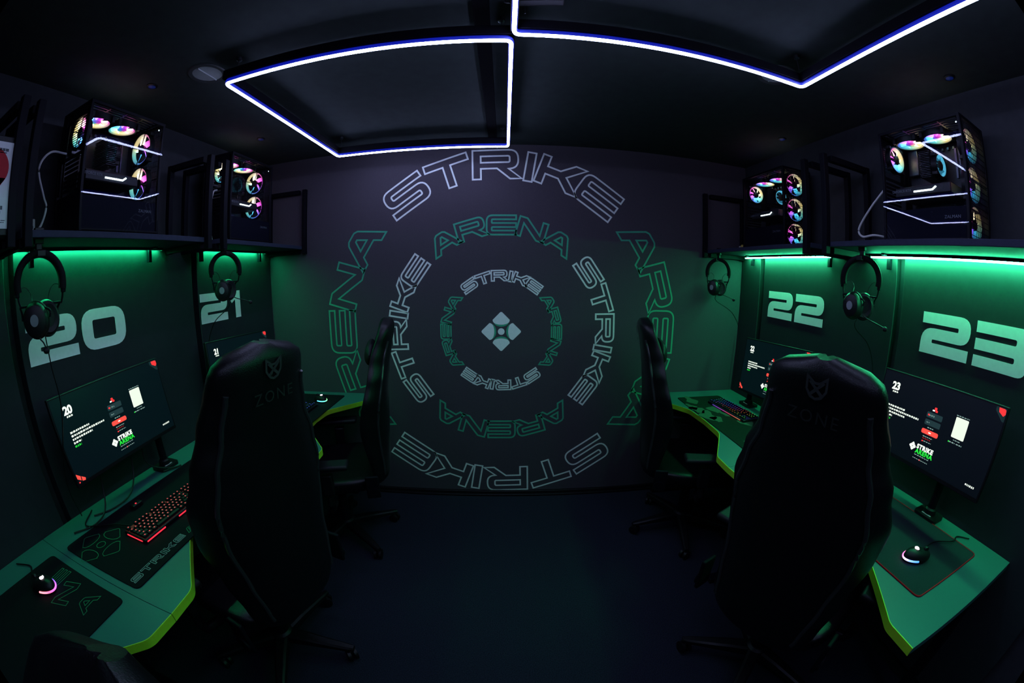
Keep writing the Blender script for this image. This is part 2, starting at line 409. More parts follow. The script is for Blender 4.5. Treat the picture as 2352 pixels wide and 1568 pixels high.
# ------------------------------------------------------------------ ceiling tubes
s_ = .713/(.4128*2.3)
ZT = CAM_Z+.713
def sx(a): return a*2.3*s_
xa, xb, ya, yb = sx(-.5595), sx(.0084), sx(.5915), sx(1.1724)
qa, qy, qb = sx(.0124), sx(.5731), sx(.5883)
def neon(name, label, path, closed, wires):
    t = thing(name, label, 'neon light', (path[0][0], path[0][1], H), 0, 'ceiling neon outlines')
    o = Vector((path[0][0], path[0][1], H))
    P = [Vector((x, y, ZT))-o for x, y in path]
    n = len(P); segs = [(P[i], P[(i+1) % n]) for i in range(n if closed else n-1)]
    b = MB()
    for a, c in segs:
        d = (c-a).normalized()*.010; b.bar(a-d+Vector((0, 0, .030)), c+d+Vector((0, 0, .030)), .022, .034, .002)
    b.build('channel', M_metal, t)
    r = .022; loop = []
    pts = rpoly([(p.x, p.y, r) if (closed or 0 < i < n-1) else (p.x, p.y) for i, p in enumerate(P)], 5)
    Z = P[0].z
    b = MB(); b.tube([(x, y, Z+.004) for x, y in pts], .0090, 8, closed); b.build('halo_sleeve', M_neong, t)  # blue halo around the tube, added as a dimly glowing sleeve
    b = MB(); b.tube([(x, y, Z-.0035) for x, y in pts], .0062, 8, closed); b.build('light_tube', M_neon, t)
    for x, y in wires:
        b = MB(); b.tube([(x-o.x, y-o.y, 0), (x-o.x, y-o.y, Z+.045)], .0016, 6); b.lathe([(.011, 0), (.011, -.012), (.003, -.018)], (x-o.x, y-o.y, 0), 12); b.build('hanging_wire', M_chrome, t)
    return t
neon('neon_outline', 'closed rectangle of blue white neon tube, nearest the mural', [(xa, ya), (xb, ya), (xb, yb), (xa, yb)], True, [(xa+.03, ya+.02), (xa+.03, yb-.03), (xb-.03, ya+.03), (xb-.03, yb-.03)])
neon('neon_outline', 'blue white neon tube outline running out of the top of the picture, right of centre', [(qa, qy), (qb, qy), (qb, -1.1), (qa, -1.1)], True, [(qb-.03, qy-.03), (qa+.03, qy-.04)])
b = MB(); b.box((0, 0, -.022), (.05, YE-YB-.1, .016), .004); tag(b.build('ceiling_strip', mat('strip_black', (.002, .002, .003), .9, .05, noise=.1), None, (-.075, (YE+YB)/2, H+.015)), 'thin dark strip along the ceiling beside the neon corner', 'cable duct')  # thin near-black strip set along the ceiling
t = thing('power_supply', 'black power supply box on the ceiling beside the neon corner', 'power supply', (.095, .925, H))
b = MB(); b.M = Matrix.Rotation(-.1, 4, 'Z'); b.box((0, 0, -.018), (.13, .034, .034), .006); b.build('housing', M_black, t)
b = MB(); b.tube(bez([(-.06, 0, -.02), (-.09, -.01, -.03), (-.10, -.03, -.06), (-.085, -.05, -.08)]), .003, 6); b.build('lead', M_black, t)
def downlight(x, y, lab, rr):
    t = thing('downlight', lab, 'ceiling light', (x, y, H), 0, 'switched off round ceiling lights')
    b = MB(); b.lathe([(rr*.80, 0), (rr*.80, -.003), (rr, -.004), (rr+.004, -.001), (rr+.004, 0)], n=36, cap=False); b.build('trim_ring', mat('trim_white', (.05, .055, .055), .5, noise=.05), t)
    b = MB(); b.lathe([(rr*.80, -.0006), (rr*.5, -.0012), (.001, -.0014)], n=36); b.box((0, 0, -.004), (.006, rr*1.5, .005), .001); b.build('reflector', mat('reflector', (.35, .38, .36), .35, noise=.05), t)
downlight(-1.117, 1.068, 'switched off round ceiling light above the left wall, near the corner of the neon rectangle', .075)
downlight(1.016, 1.115, 'switched off round ceiling light above the right wall, behind the bend of the neon tube', .075)
for x, y, l in ((-1.37, 1.0, 'above computer 20'), (-1.37, 1.81, 'above computer 21'), (1.5, 1.67, 'above computer 22'), (1.53, .65, 'above computer 23')):
    t = thing('spotlight', 'tiny ceiling spot with faint blue glint on its lens %s' % l, 'ceiling spot', (x, y, H), 0, 'tiny blue ceiling spots')
    b = MB(); b.lathe([(.024, 0), (.024, -.004), (.018, -.006)], n=24); b.build('rim', M_black, t)
    b = MB(); b.lathe([(.017, -.0055), (.010, -.009), (.001, -.010)], n=24); b.build('lens', M_spot, t)

# ------------------------------------------------------------------ shelves, frames, strips
SHZ = {-1: CAM_Z+.218, 1: CAM_Z+.200}
def shelf(side, y0, y1, label, strip, frames=(1, 1), fy=None):
    xw = -1.615 if side < 0 else 1.640; xf = side*1.335; zt = SHZ[side]; cx = (xw+xf)/2; wd_ = abs(xw-xf)
    t = thing('wall_shelf', label, 'shelf', (xw, (y0+y1)/2, zt-.022), 0, 'computer shelves')
    Y = (y1-y0)/2
    b = MB(); b.box((cx-xw, 0, .011), (wd_, y1-y0, .022), .002); b.build('board', M_shelf, t)
    for k, on in zip((-1, 1), frames):
        if not on: continue
        b = MB(); yy = k*(Y-.014)
        b.box((xf-xw-side*.0135, yy, .185), (.027, .027, .43), .002)
        b.box((side*-.0135, yy, .185), (.027, .027, .43), .002)
        b.box((cx-xw, yy, .385), (wd_-.05, .027, .027), .002)
        b.box((cx-xw, yy, -.0135), (wd_-.05, .027, .027), .002)
        b.build('end_frame', M_metal, t)
    for yy in (Y-.14, -Y+.14):
        b = MB(); b.box((side*-.012, yy, -.035), (.02, .018, .06), .002); b.box((side*-.04, yy, -.004), (.06, .018, .008), .001); b.build('bracket', M_metal, t)
    if strip:
        a, c, m, depth = strip
        t2 = thing('led_strip', strip_label[(side, y0)], 'led strip', (xw-side*depth, (a+c)/2, zt-.022), 0, 'green strip lights under the shelves')
        b = MB(); b.box((-side*.010, 0, -.006), (.003, c-a, .011)); b.box((0, 0, -.0015), (.022, c-a, .003)); b.build('aluminium_profile', M_metal, t2)
        b = MB(); b.box((side*.001, 0, -.0065-(.004 if side > 0 else 0)), (.012 if side < 0 else .018, c-a-.004, .006 if side < 0 else .014)); b.build('diffuser', m, t2)
        for e in (-1, 1):
            b = MB(); b.box((0, e*(c-a)/2+e*.004, -.006), (.024, .008, .014), .002); b.build('end_cap', M_black, t2)
    return t
strip_label = {(-1, .505): 'green led strip under the shelf above number 20', (-1, 1.46): 'green led strip under the shelf above number 21',
               (1, 1.315): 'green led strip under the shelf above number 22', (1, .02): 'brightest green led strip, under the shelf above number 23'}
shelf(-1, .505, 1.380, 'grey wall shelf on the left wall carrying computer 20', (.56, 1.31, M_ledL, .018))
shelf(-1, 1.46, 2.285, 'grey wall shelf on the left wall carrying computer 21, by the mural', (1.60, 2.20, M_ledL, .018))
shelf(-1, -.45, .475, 'grey wall shelf at the left picture edge beside the poster', None, (0, 1))
shelf(1, 1.315, 2.285, 'grey wall shelf on the right wall carrying computer 22, by the mural', (1.44, 2.20, M_ledR, .030))
shelf(1, .02, 1.22, 'grey wall shelf on the right wall carrying computer 23', (.08, 1.17, M_ledR, .030))
# poster on the end frame of the nearest left shelf
t = thing('poster', 'white poster with a big red map pin, at the left picture edge', 'poster', (-1.318, .30, CAM_Z+.335))
PF = LW
b = MB(); b.M = PF; b.box((0, 0, 0), (.31, .235, .003)); b.mi = 1
b.lathe([(.055, 0), (.055, .0022)], (.085, .045, 0), 32); b.prism([(.038, .018), (.132, .018), (.085, -.048)], .0022, None)
b.mi = 0; b.lathe([(.021, .0022), (.021, .0030)], (.085, .047, 0), 24); b.mi = 2
for y, x0, x1, hh in ((.095, .02, .13, .008), (.087, .05, .125, .003), (-.062, .03, .13, .010), (-.075, .05, .12, .008), (-.088, .06, .12, .003), (-.096, .03, .135, .002), (-.101, .03, .135, .002)):
    k = x0
    while k < x1:
        wl = random.uniform(.005, .012); b.box((min(k+wl/2, x1), y, .0019), (wl*.8, hh, .0006)); k += wl
b.build('sheet', [M_paper, M_pred, M_pgrey], t)
b = MB(); b.M = PF; b.box((0, .0, -.004), (.33, .27, .004), .002); b.build('backing_board', M_black, t)

# ------------------------------------------------------------------ computers
def fan_parts(parent, loc, rot, r=.056, lit=M_fanlit, blade=M_fandim, nb=7, spin=0.0, hot=False):
    """fan whose axis is local z; the frame is the part, blades, hub and light ring its sub-parts"""
    f = MB(); 
    f.lathe([(r+.002, -.012), (r+.002, .012), (r-.003, .012), (r-.003, -.012), (r+.002, -.012)], n=32, cap=False)
    for k in range(4):
        a = PI/4+k*PI/2; f.box(((r+.001)*math.cos(a)*1.12, (r+.001)*math.sin(a)*1.12, 0), (.014, .014, .024), .002)
    for k in range(4):
        a = k*PI/2+.3; f.bar((.018*math.cos(a), .018*math.sin(a), -.011), (r*math.cos(a), r*math.sin(a), -.011), .004, .002)
    fr = f.build('fan', M_black, parent, loc, rot)
    b = MB(); b.lathe([(r-.004, -.010), (r-.004, .010), (r-.010, .007), (r-.010, -.007), (r-.004, -.010)], n=40, cap=False); b.build('light_ring', lit, fr, (0, 0, 0), (0, 0, spin))
    b = MB()
    for k in range(nb):
        a0 = 2*PI*k/nb; st = []
        for j in range(5):
            rr = .018+(r-.030+.006)*j/4+.0; sw = .34-.05*j
            aa = a0+.35*j/4
            st.append(((rr*math.cos(aa-sw), rr*math.sin(aa-sw), -.007), (rr*math.cos(aa), rr*math.sin(aa), .001), (rr*math.cos(aa+sw), rr*math.sin(aa+sw), .007)))
        V = [[b.v(p) for p in row] for row in st]
        for j in range(4):
            for q in range(2): b.face((V[j][q], V[j][q+1], V[j+1][q+1], V[j+1][q]), True)
    b.build('blades', blade, fr, (0, 0, 0), (0, 0, spin), fix=False)
    b = MB(); b.lathe([(.020, -.009), (.020, .008), (.015, .011), (.001, .0115)], n=24); b.build('hub', M_fanlit if hot else M_black, fr, (0, 0, 0), (0, 0, spin))
    return fr
PW, PD, PH = .21, .375, .455
def make_pc():
    t = thing('computer', '', 'computer')
    b = MB()
    b.box((-PW/2+.002, 0, PH/2), (.004, PD, PH-.02)); b.box((0, 0, .012), (PW, PD, .008), .002)
    b.box((0, PD/2-.006, PH/2), (PW-.002, .012, .0001))
    for x, y in ((-1, -1), (1, -1), (-1, 1), (1, 1)): b.box((x*(PW/2-.006), y*(PD/2-.006), PH/2), (.012, .012, PH-.012), .002)
    for x in (-1, 1): b.box((x*(PW/2-.006), 0, PH-.008), (.012, PD, .012), .002)
    for y in (-1, 1): b.box((0, y*(PD/2-.006), PH-.008), (PW, .012, .012), .002)
    # top mesh panel: bars around the vents
    for k in range(9): b.box((-.08+k*.02, 0, PH-.004), (.004, PD-.02, .003))
    for k in range(5): b.box((0, -.16+k*.08, PH-.004), (PW-.02, .006, .003))
    b.build('case_frame', M_case, t)
    for x in (-.07, .07):
        for y in (-.14, .14): b = MB(); b.lathe([(.014, 0), (.012, .009)], (x, y, 0), 16); b.build('foot', M_black, t)
    # rear with grille, io shield and slots
    b = MB(); y = -PD/2+.003
    b.box((0, y, .075), (PW-.02, .003, .13)); b.box((-.085, y, .30), (.03, .003, .30)); b.box((.09, y, .30), (.016, .003, .30)); b.box((.03, y, PH-.03), (.12, .003, .04)); b.box((.0, y, .27), (.19, .003, .012))
    for k in range(14): b.box((.025, y-.002, .30+k*.0085), (.118, .0015, .0022))
    for k in range(7): b.box((.02, y-.003, .155+k*.016), (.11, .003, .011), .001)
    b.box((-.055, y-.003, .33), (.035, .004, .13), .001)
    b.build('rear_panel', M_case, t)
    # front mesh
    b = MB(); y = PD/2-.002
    for k in range(24): b.box((-.092+k*.008, y, PH/2), (.0018, .002, PH-.03))
    for k in range(20): b.box((0, y, .03+k*.021), (PW-.024, .002, .0018))
    b.box((PW/2-.008, y, PH/2), (.014, .006, PH-.006), .002); b.box((-PW/2+.008, y, PH/2), (.014, .006, PH-.006), .002)
    b.build('front_mesh', M_case, t)
    b = MB(); b.box((PW/2-.008, 0, .065), (.003, PD-.024, .118)); b.box((0, 0, .124), (PW-.02, PD-.024, .004)); sh = b.build('power_supply_shroud', M_shroud, t)
    b = MB(); text_mesh(b, 'ZALMAN', .016, frame_from((PW/2-.006, .085, .085), (0, 1, 0), (0, 0, 1)), .0003, space=1.05); b.build('lettering', M_logo, sh, fix=False)
    b = MB(); b.box((-PW/2+.012, -.01, .28), (.003, PD-.07, .28)); b.mi = 1
    b.box((-.07, .075, .33), (.012, .010, .12), .001); b.box((-.07, .092, .33), (.012, .006, .12), .001); b.box((-.078, -.13, .36), (.03, .05, .11), .003); b.box((-.08, -.02, .16), (.02, .14, .03), .003)
    for k in range(9): b.box((-.085, -.12+k*.026, .40), (.012, .010, .012), .001)
    b.build('motherboard', [M_board, M_alu], t)
    b = MB()
    for k in range(16): b.box((-.02, -.02, .262+k*.0068), (.11, .048, .0012))
    for k in (-1, 1): b.tube([(-.02+k*.03, -.02, .25), (-.02+k*.03, -.02, .372)], .003, 8)
    cl = b.build('cpu_cooler', M_alu, t)
    fan_parts(cl, (-.02, .016, .315), (PI/2, 0, PI), .046, M_cyanhot, M_cyanfan)
    b = MB(); b.box((-.012, -.025, .205), (.15, .25, .040), .004); b.mi = 1; b.box((.064, -.025, .205), (.003, .245, .030)); g = b.build('graphics_card', [M_black, M_board], t)
    b = MB(); F = frame_from((.0665, -.165, .205), (0, 1, 0), (0, 0, 1)); text_mesh(b, 'GEFORCE RTX', .014, F, .0004, bold=.0002); b.build('lettering', M_logo, g, fix=False)
    b = MB(); F = frame_from((.066, -.062, .199), (0, 1, 0), (0, 0, 1)); b.prism([(0, 0), (.085, 0), (.103, .012), (.098, .016), (.083, .006), (0, .006)], .002, F); b.build('light_bar', M_bar, g)
    for y_ in (-.095, .035): fan_parts(t, (0, y_, PH-.03), (PI, 0, 0), .060, M_fanring, M_topblade, spin=.3, hot=True)
    for z_ in (.076, .218, .362): fan_parts(t, (0, PD/2-.03, z_), (-PI/2, 0, 0), .067, M_fanring, M_blade, spin=.6, nb=5)
    fan_parts(t, (.025, -PD/2+.022, .355), (-PI/2, 0, 0), .056, M_fanlit, M_blade, spin=.4)
    b = MB(); b.box((PW/2+.0005, 0, PH/2), (.003, PD-.006, PH-.012)); b.build('glass_side', M_glass, t)
    b = MB(); b.lathe([(.003, 0), (.0025, .001)], (.09, .165, .425), 10, Matrix.Rotation(PI/2, 3, 'Y')); b.build('power_led', emat('white_led', (.7, .9, 1), 4), t)
    return t
pc = make_pc()
pcs = []
for i, (x, y, sd, zs, lab) in enumerate(((-1.475, .922, -1, 1.02, 'black computer with glass side and glowing fans, on the left shelf above number 20'),
        (-1.475, 1.765, -1, 1.02, 'black computer with glass side and glowing fans, on the left shelf above number 21'),
        (1.525, 1.785, 1, .95, 'black computer showing three lit front fans, on the right shelf above number 22'),
        (1.525, .785, 1, .95, 'black computer with neon reflections on its glass, on the right shelf above number 23'))):
    o = pc if i == 0 else copy_tree(pc)
    o.location = (x, y, SHZ[sd]); o.rotation_euler = (0, 0, 0 if sd < 0 else PI); o.scale = (1, 1, zs)
    tag(o, lab, 'computer', 'computers on the shelves'); pcs.append(o)
def cable(owner, pts, r, m, n=40, name='cable'):
    """a cable is a part of the thing it is plugged into"""
    o0 = Vector(pts[0]); b = MB(); b.tube([p-o0 for p in bez(pts, n)], r, 8)
    bpy.context.view_layer.update()
    o = b.build(name, m, None, o0); o.parent = owner; o.matrix_parent_inverse = owner.matrix_world.inverted(); return o
cable(pcs[0], [(-1.50, .728, 2.045), (-1.50, .66, 2.04), (-1.5, .62, 1.98), (-1.5, .648, 1.89), (-1.5, .662, 1.85), (-1.5, .638, 1.785), (-1.52, .60, 1.765)], .004, M_cable, name='power_cable')
cable(pcs[1], [(-1.46, 1.57, 2.02), (-1.46, 1.54, 2.00), (-1.46, 1.525, 1.90), (-1.46, 1.53, 1.80), (-1.48, 1.56, 1.765)], .004, M_cable, name='power_cable')
cable(pcs[3], [(1.46, .978, 1.96), (1.45, 1.06, 1.88), (1.45, 1.125, 1.80), (1.45, 1.105, 1.765), (1.46, 1.05, 1.77), (1.50, 1.01, 1.765)], .0045, M_cable, name='power_cable')
t = thing('wall_socket', 'white socket on the shelf end beside computer 20', 'socket', (-1.60, .635, 1.80))
b = MB(); b.box((0, 0, 0), (.02, .045, .06), .004); b.mi = 1; b.lathe([(.013, .010), (.013, .012)], (0, 0, 0), 20, Matrix.Rotation(PI/2, 3, 'Y')); b.build('plate', [M_socket, M_black], t)
t = thing('usb_receiver', 'small receiver with green light on the shelf beside computer 22', 'receiver', (1.47, 2.06, 1.735))
b = MB(); b.box((0, 0, .012), (.02, .03, .024), .003); b.build('body', M_socket, t)
b = MB(); b.lathe([(.004, 0), (.003, .003)], (-.004, -.012, .024), 10); b.build('light', M_ledd, t)
t = thing('adapter_plug', 'small yellowish plug beside the receiver next to computer 22', 'plug', (1.45, 2.02, 1.735))
b = MB(); b.lathe([(.013, 0), (.013, .02), (.008, .028)], n=20); b.build('body', mat('brass_plug', (.4, .3, .05), .5, noise=.1), t)

# ------------------------------------------------------------------ desks
DZ = CAM_Z-.775; DT = .028
def desk(side, y0, y1, label):
    xw = -1.615 if side < 0 else 1.640; xn, xm = (.848, 1.075) if side < 0 else (.955, 1.125)
    cy = (y0+y1)/2; L = (y1-y0)/2
    t = thing('desk', label, 'desk', (side*1.25, cy, 0), 0, 'ergonomic desks')
    def X(v): return side*v-side*1.25
    pts = [(abs(xw)-.001, -L), (xn, -L), (xn+.004, -L+.10, .06), (xm-.01, -L+.34, .12), (xm, 0), (xm-.01, L-.34, .12), (xn+.004, L-.10, .06), (xn, L), (abs(xw)-.001, L)]
    poly = rpoly([(X(p[0]), *p[1:]) for p in pts], 8)
    b = MB(); b.prism_tri([(x*1.0, y) for x, y in poly], DT, Matrix.Translation((0, 0, DZ-DT))); b.build('desk_top', M_desk, t)
    b = MB(); fr = [p for p in poly if abs(p[0]-X(abs(xw)-.001)) > .01]
    F = []
    for i, p in enumerate(fr):
        F.append(((p[0]-side*.0025, p[1])))
    for i in range(len(F)-1):
        p, q = F[i], F[i+1]; a = [b.v((p[0]+side*.002, p[1], DZ-DT)), b.v((q[0]+side*.002, q[1], DZ-DT)), b.v((q[0]+side*.002, q[1], DZ+.0004)), b.v((p[0]+side*.002, p[1], DZ+.0004))]
        c = [b.v((p[0]-side*.001, p[1], DZ-DT)), b.v((q[0]-side*.001, q[1], DZ-DT)), b.v((q[0]-side*.001, q[1], DZ+.0004)), b.v((p[0]-side*.001, p[1], DZ+.0004))]
        b.face(c); b.face((a[3], a[2], c[2], c[3])); b.face((a[0], a[1], c[1], c[0])); b.face(a[::-1])
    b.build('edge_band', M_lime, t)
    for e in (-1, 1):
        b = MB(); yy = e*(L-.05)
        b.box((X(1.50), yy, (DZ-DT)/2+.01), (.05, .04, DZ-DT-.02), .004); b.box((X(1.30), yy, DZ-DT-.02), (.55, .04, .04), .004); b.box((X(1.35), yy, .015), (.56, .05, .03), .004)
        b.build('leg', M_metal, t)
    b = MB(); b.box((X(1.52), 0, DZ-DT-.10), (.02, 2*L-.14, .14), .003); b.build('modesty_panel', M_metal, t)
    return t
desk(-1, .423, 1.350, 'grey desk with lime edge under number 20, with the red lit keyboard')
desk(-1, 1.352, 2.285, 'grey desk with lime edge under number 21, touching the mural wall')
desk(-1, -.52, .421, 'near left grey desk with lime edge, mostly hidden in the dark corner')
desk(1, 1.245, 2.285, 'grey desk with lime edge under number 22, touching the mural wall')
desk(1, .212, 1.243, 'grey desk with lime edge under number 23, with the red bordered pad')

# ------------------------------------------------------------------ mouse pads
def pad(label, x0, x1, y0, y1, m, extra=None, edge=None):
    """x0 is the wall side"""
    cx, cy = (x0+x1)/2, (y0+y1)/2; a, c = abs(x1-x0)/2, (y1-y0)/2
    t = thing('mouse_pad', label, 'mouse pad', (cx, cy, DZ), 0, 'desk mouse pads')
    b = MB(); b.prism_tri(rrect(-a, -c, a, c, .022), .0035, Matrix.Translation((0, 0, .0002))); b.build('cloth', m, t)
    if edge:
        b = MB(); lp = rrect(-a+.001, -c+.001, a-.001, c-.001, .022); b.tube([(x, y, .0028) for x, y in lp], .0025, 6, True); b.build('stitched_edge', edge, t)
    if extra: extra(t, cx, cy)
    return t
def line_word(mb, word, h, F, lw, gap=.25):
    x = 0
    for ch in word:
        if ch == ' ': x += .6; continue
        wd_, loops = GL[ch]
        for lp in loops: mb.ribbon([((x+px)*h, py*h) for px, py in rpoly(lp, 4)], lw, .0004, F)
        x += wd_+gap
    return x*h
def padF(x, y, cx, cy, side, rot=0):   # reading direction for a sitter at that side
    xa = Vector((0, 1, 0)) if side < 0 else Vector((0, -1, 0)); ya = Vector((-1, 0, 0)) if side < 0 else Vector((1, 0, 0))
    return frame_from((x-cx, y-cy, .0038), xa, ya) @ Matrix.Rotation(rot, 4, 'Z')
def pad20_extra(t, cx, cy):
    b = MB(); e = line_word(b, 'STRIKE', .0275, padF(-1.040, .462, cx, cy, -1), .0022); b.build('white_lettering', M_padw, t, fix=False)
    b = MB(); line_word(b, 'ARENA', .0275, padF(-1.040, .462+e+.012, cx, cy, -1), .0022); b.build('green_lettering', M_padg, t, fix=False)
    b = MB(); F = padF(-1.325, .535, cx, cy, -1); R = .105
    for i in range(4):
        G = F @ Matrix.Rotation(i*PI/2+.1, 4, 'Z')
        arc = [(.40*math.cos(q)*R, (.60-.24*math.sin(q)**.8)*R) for q in [PI*k/12 for k in range(13)]]
        b.ribbon((rpoly([(-.42*R, .60*R), (0, R, .13*R), (.42*R, .60*R)])+arc)[::-1], .0022, .0004, G)
    b.ribbon([(.17*R*math.cos(2*PI*k/20), .17*R*math.sin(2*PI*k/20)) for k in range(20)], .0022, .0004, F)
    b.build('logo_outline', M_padg, t, fix=False)
pad('black desk mat with outlined lettering and logo under the red lit keyboard', -1.455, -1.012, .446, 1.33, M_pad, pad20_extra)
def pad19_extra(t, cx, cy):
    for ch, x, y, r in (('E', -1.30, .30, .12), ('N', -1.19, .27, .35), ('A', -1.10, .28, .1)):
        b = MB(); line_word(b, ch, .052 if ch != 'N' else .065, padF(x, y, cx, cy, -1, r), .0020, .08); b.build('outlined_letter', M_padg, t, fix=False)
pad('black desk mat with large outlined letters, on the near left desk', -1.47, -1.02, -.46, .392, M_pad, pad19_extra)
def pad22_extra(t, cx, cy):
    rnd = random.Random(3)
    for k in range(9):
        b = MB()
        x, y = rnd.uniform(1.14, 1.40), rnd.uniform(1.35, 2.1); n = 14; r = rnd.uniform(.02, .05)
        lp = [(r*(1+.45*math.sin(3*q+k))*math.cos(q), r*1.8*(1+.3*math.cos(2*q+k))*math.sin(q)) for q in [2*PI*i/n for i in range(n)]]
        b.prism_tri(lp, .0003, Matrix.Translation((x-cx, y-cy, .0037)))
        b.build('leaf_print', mat('pad_leaf', (.03, .09, .045), .8, noise=.1), t)
pad('dark green patterned desk mat under the rainbow keyboard', 1.455, 1.128, 1.30, 2.16, M_pad3, pad22_extra)
pad('grey mouse pad with red stitched border, under number 23', 1.535, 1.118, .33, .86, M_pad2, None, M_redst)
pad('dark desk mat on the far left desk, half hidden by the chair', -1.455, -1.06, 1.40, 2.22, M_pad)

# ------------------------------------------------------------------ keyboards
ROWS = [(.0, [1]+[0]+[1]*4+[.5]+[1]*4+[.5]+[1]*4), None]
def key_layout():
    out = []
    def row(y, ws, x=0.0):
        for w_ in ws:
            if w_ > 0: out.append((x+w_/2, y, w_)); x += w_
            else: x += -w_
    row(0, [1, -1, 1, 1, 1, 1, -.5, 1, 1, 1, 1, -.5, 1, 1, 1, 1, -.25, 1, 1, 1])
    row(1.25, [1]*13+[2, -.25, 1, 1, 1]); row(2.25, [1.5]+[1]*12+[1.5, -.25, 1, 1, 1]); row(3.25, [1.75]+[1]*11+[2.25])
    row(4.25, [2.25]+[1]*10+[2.75, -1.25, 1]); row(5.25, [1.25, 1.25, 1.25, 6.25, 1.25, 1.25, 1.25, 1.25, -.25, 1, 1, 1])
    return out
KEYS = key_layout(); U = .019
def keyboard(label, x, y, rz, legend, edge, hue=None):
    W, D = 18.25*U+.012, 6.25*U+.012
    t = thing('keyboard', label, 'keyboard', (x, y, DZ+.0037), rz, 'keyboards')
    b = MB(); b.box((0, 0, .008), (W, D, .014), .004); b.build('case', M_black, t)
    if edge:
        for a, c in edge:
            b = MB(); b.box(((a+c)/2*W, -D/2-.0008, .007), ((c-a)*W, .002, .005), .0008); b.build('edge_light', M_redled if legend is not M_rbkey else hue, t)
        b = MB(); b.box((-W/2-.0008, .0, .007), (.002, D*.7, .005), .0008); b.build('edge_light', M_redled if legend is not M_rbkey else hue, t)
    b = MB(); b.box((0, 0, .0153), (W-.012, D-.012, .0006)); b.build('glow_plate', edge_plate[label[:4]], t)
    meshes = {}
    for kx, ky, kw in KEYS:
        if hue is not None: kkey = (kw, int((kx/18.25)*9), int(ky))
        else: kkey = kw
        if kkey not in meshes:
            m = MB(); w2, d2 = kw*U/2-.0012, U/2-.0012
            a = [m.v(p) for p in ((-w2, -d2, 0), (w2, -d2, 0), (w2, d2, 0), (-w2, d2, 0))]
            c = [m.v(p) for p in ((-w2+.0022, -d2+.002, .008), (w2-.0022, -d2+.002, .008), (w2-.0022, d2-.0025, .0085), (-w2+.0022, d2-.0025, .0085))]
            m.face(a[::-1]); m.face(c)
            for i in range(4): m.face((a[i], a[(i+1) % 4], c[(i+1) % 4], c[i]))
            m.mi = 1; m.box((0, .0008, .0087), (.0042, .0046, .0004))
            lm = legend
            if hue is not None: lm = rainbow(kkey[1], kkey[2])
            bmesh.ops.recalc_face_normals(m.bm, faces=m.bm.faces)
            me = bpy.data.meshes.new('key'); m.bm.to_mesh(me); m.bm.free(); me.materials.append(M_black); me.materials.append(lm); meshes[kkey] = me
        o = bpy.data.objects.new('key', meshes[kkey]); col.objects.link(o); o.parent = t
        o.location = ((kx-18.25/2)*U, (6.25/2-ky-.5)*U, .0158)
    return t
def rainbow(i, j):
    n = 'rainbow_%d_%d' % (i, j)
    if n in MATS: return MATS[n]
    u = i/8; 
    base = [(.05, .6, .5), (.03, .35, .9), (.04, .15, 1), (.10, .10, 1), (.3, .12, .9), (.6, .08, .5), (.9, .15, .1), (.8, .4, .05), (.2, .8, .1)]
    warm = [(.04, .2, 1), (.3, .05, .9), (.7, .02, .5), (.9, .02, .15), (1, .03, .02), (1, .12, .01), (.9, .4, .02), (.5, .6, .05), (.1, .8, .1)]
    c = (warm if j >= 4 else base)[min(i, 8)]
    return emat(n, c, .55)
edge_plate = {'red ': emat('red_plate', (1, .02, .02), .05), 'rain': emat('rb_plate', (.05, .08, .5), .05), 'blue': emat('blue_plate', (.02, .03, .5), .03), 'dark': emat('dark_plate', (.02, .05, .5), .02)}
kb20 = keyboard('red lit black keyboard on the desk under number 20', -1.208, .80, PI/2-.03, M_redkey, [(-.48, -.22), (-.02, .10), (.26, .44)])
keyboard('rainbow lit black keyboard on the desk under number 22', 1.375, 1.86, -PI/2+.10, M_rbkey, [(-.35, .42)], ramp_emat('rb_edge', dict(co='Object', scale=(3, 1, 1), loc=(.5, 0, 0)), [(0, (.02, .05, .9)), (.35, (.4, .02, .6)), (.6, (.8, .01, .1)), (1, (.8, .2, .01))], .5))
keyboard('blue lit black keyboard on the red bordered pad, mostly behind the chair', 1.145, .745, -PI/2+.52, M_bluekey, None)
keyboard('dark keyboard with faint blue keys on the far left desk', -1.22, 1.82, PI/2, M_bluekey, None)
# status lights
t = thing('usb_hub', 'tiny black hub with a red light behind the red lit keyboard', 'hub', (-1.385, .775, DZ+.0037))
b = MB(); b.box((0, 0, .009), (.03, .05, .018), .004); b.build('body', M_black, t)
b = MB(); b.lathe([(.004, 0), (.003, .002)], (.006, -.004, .018), 12); b.build('light', M_redled, t)

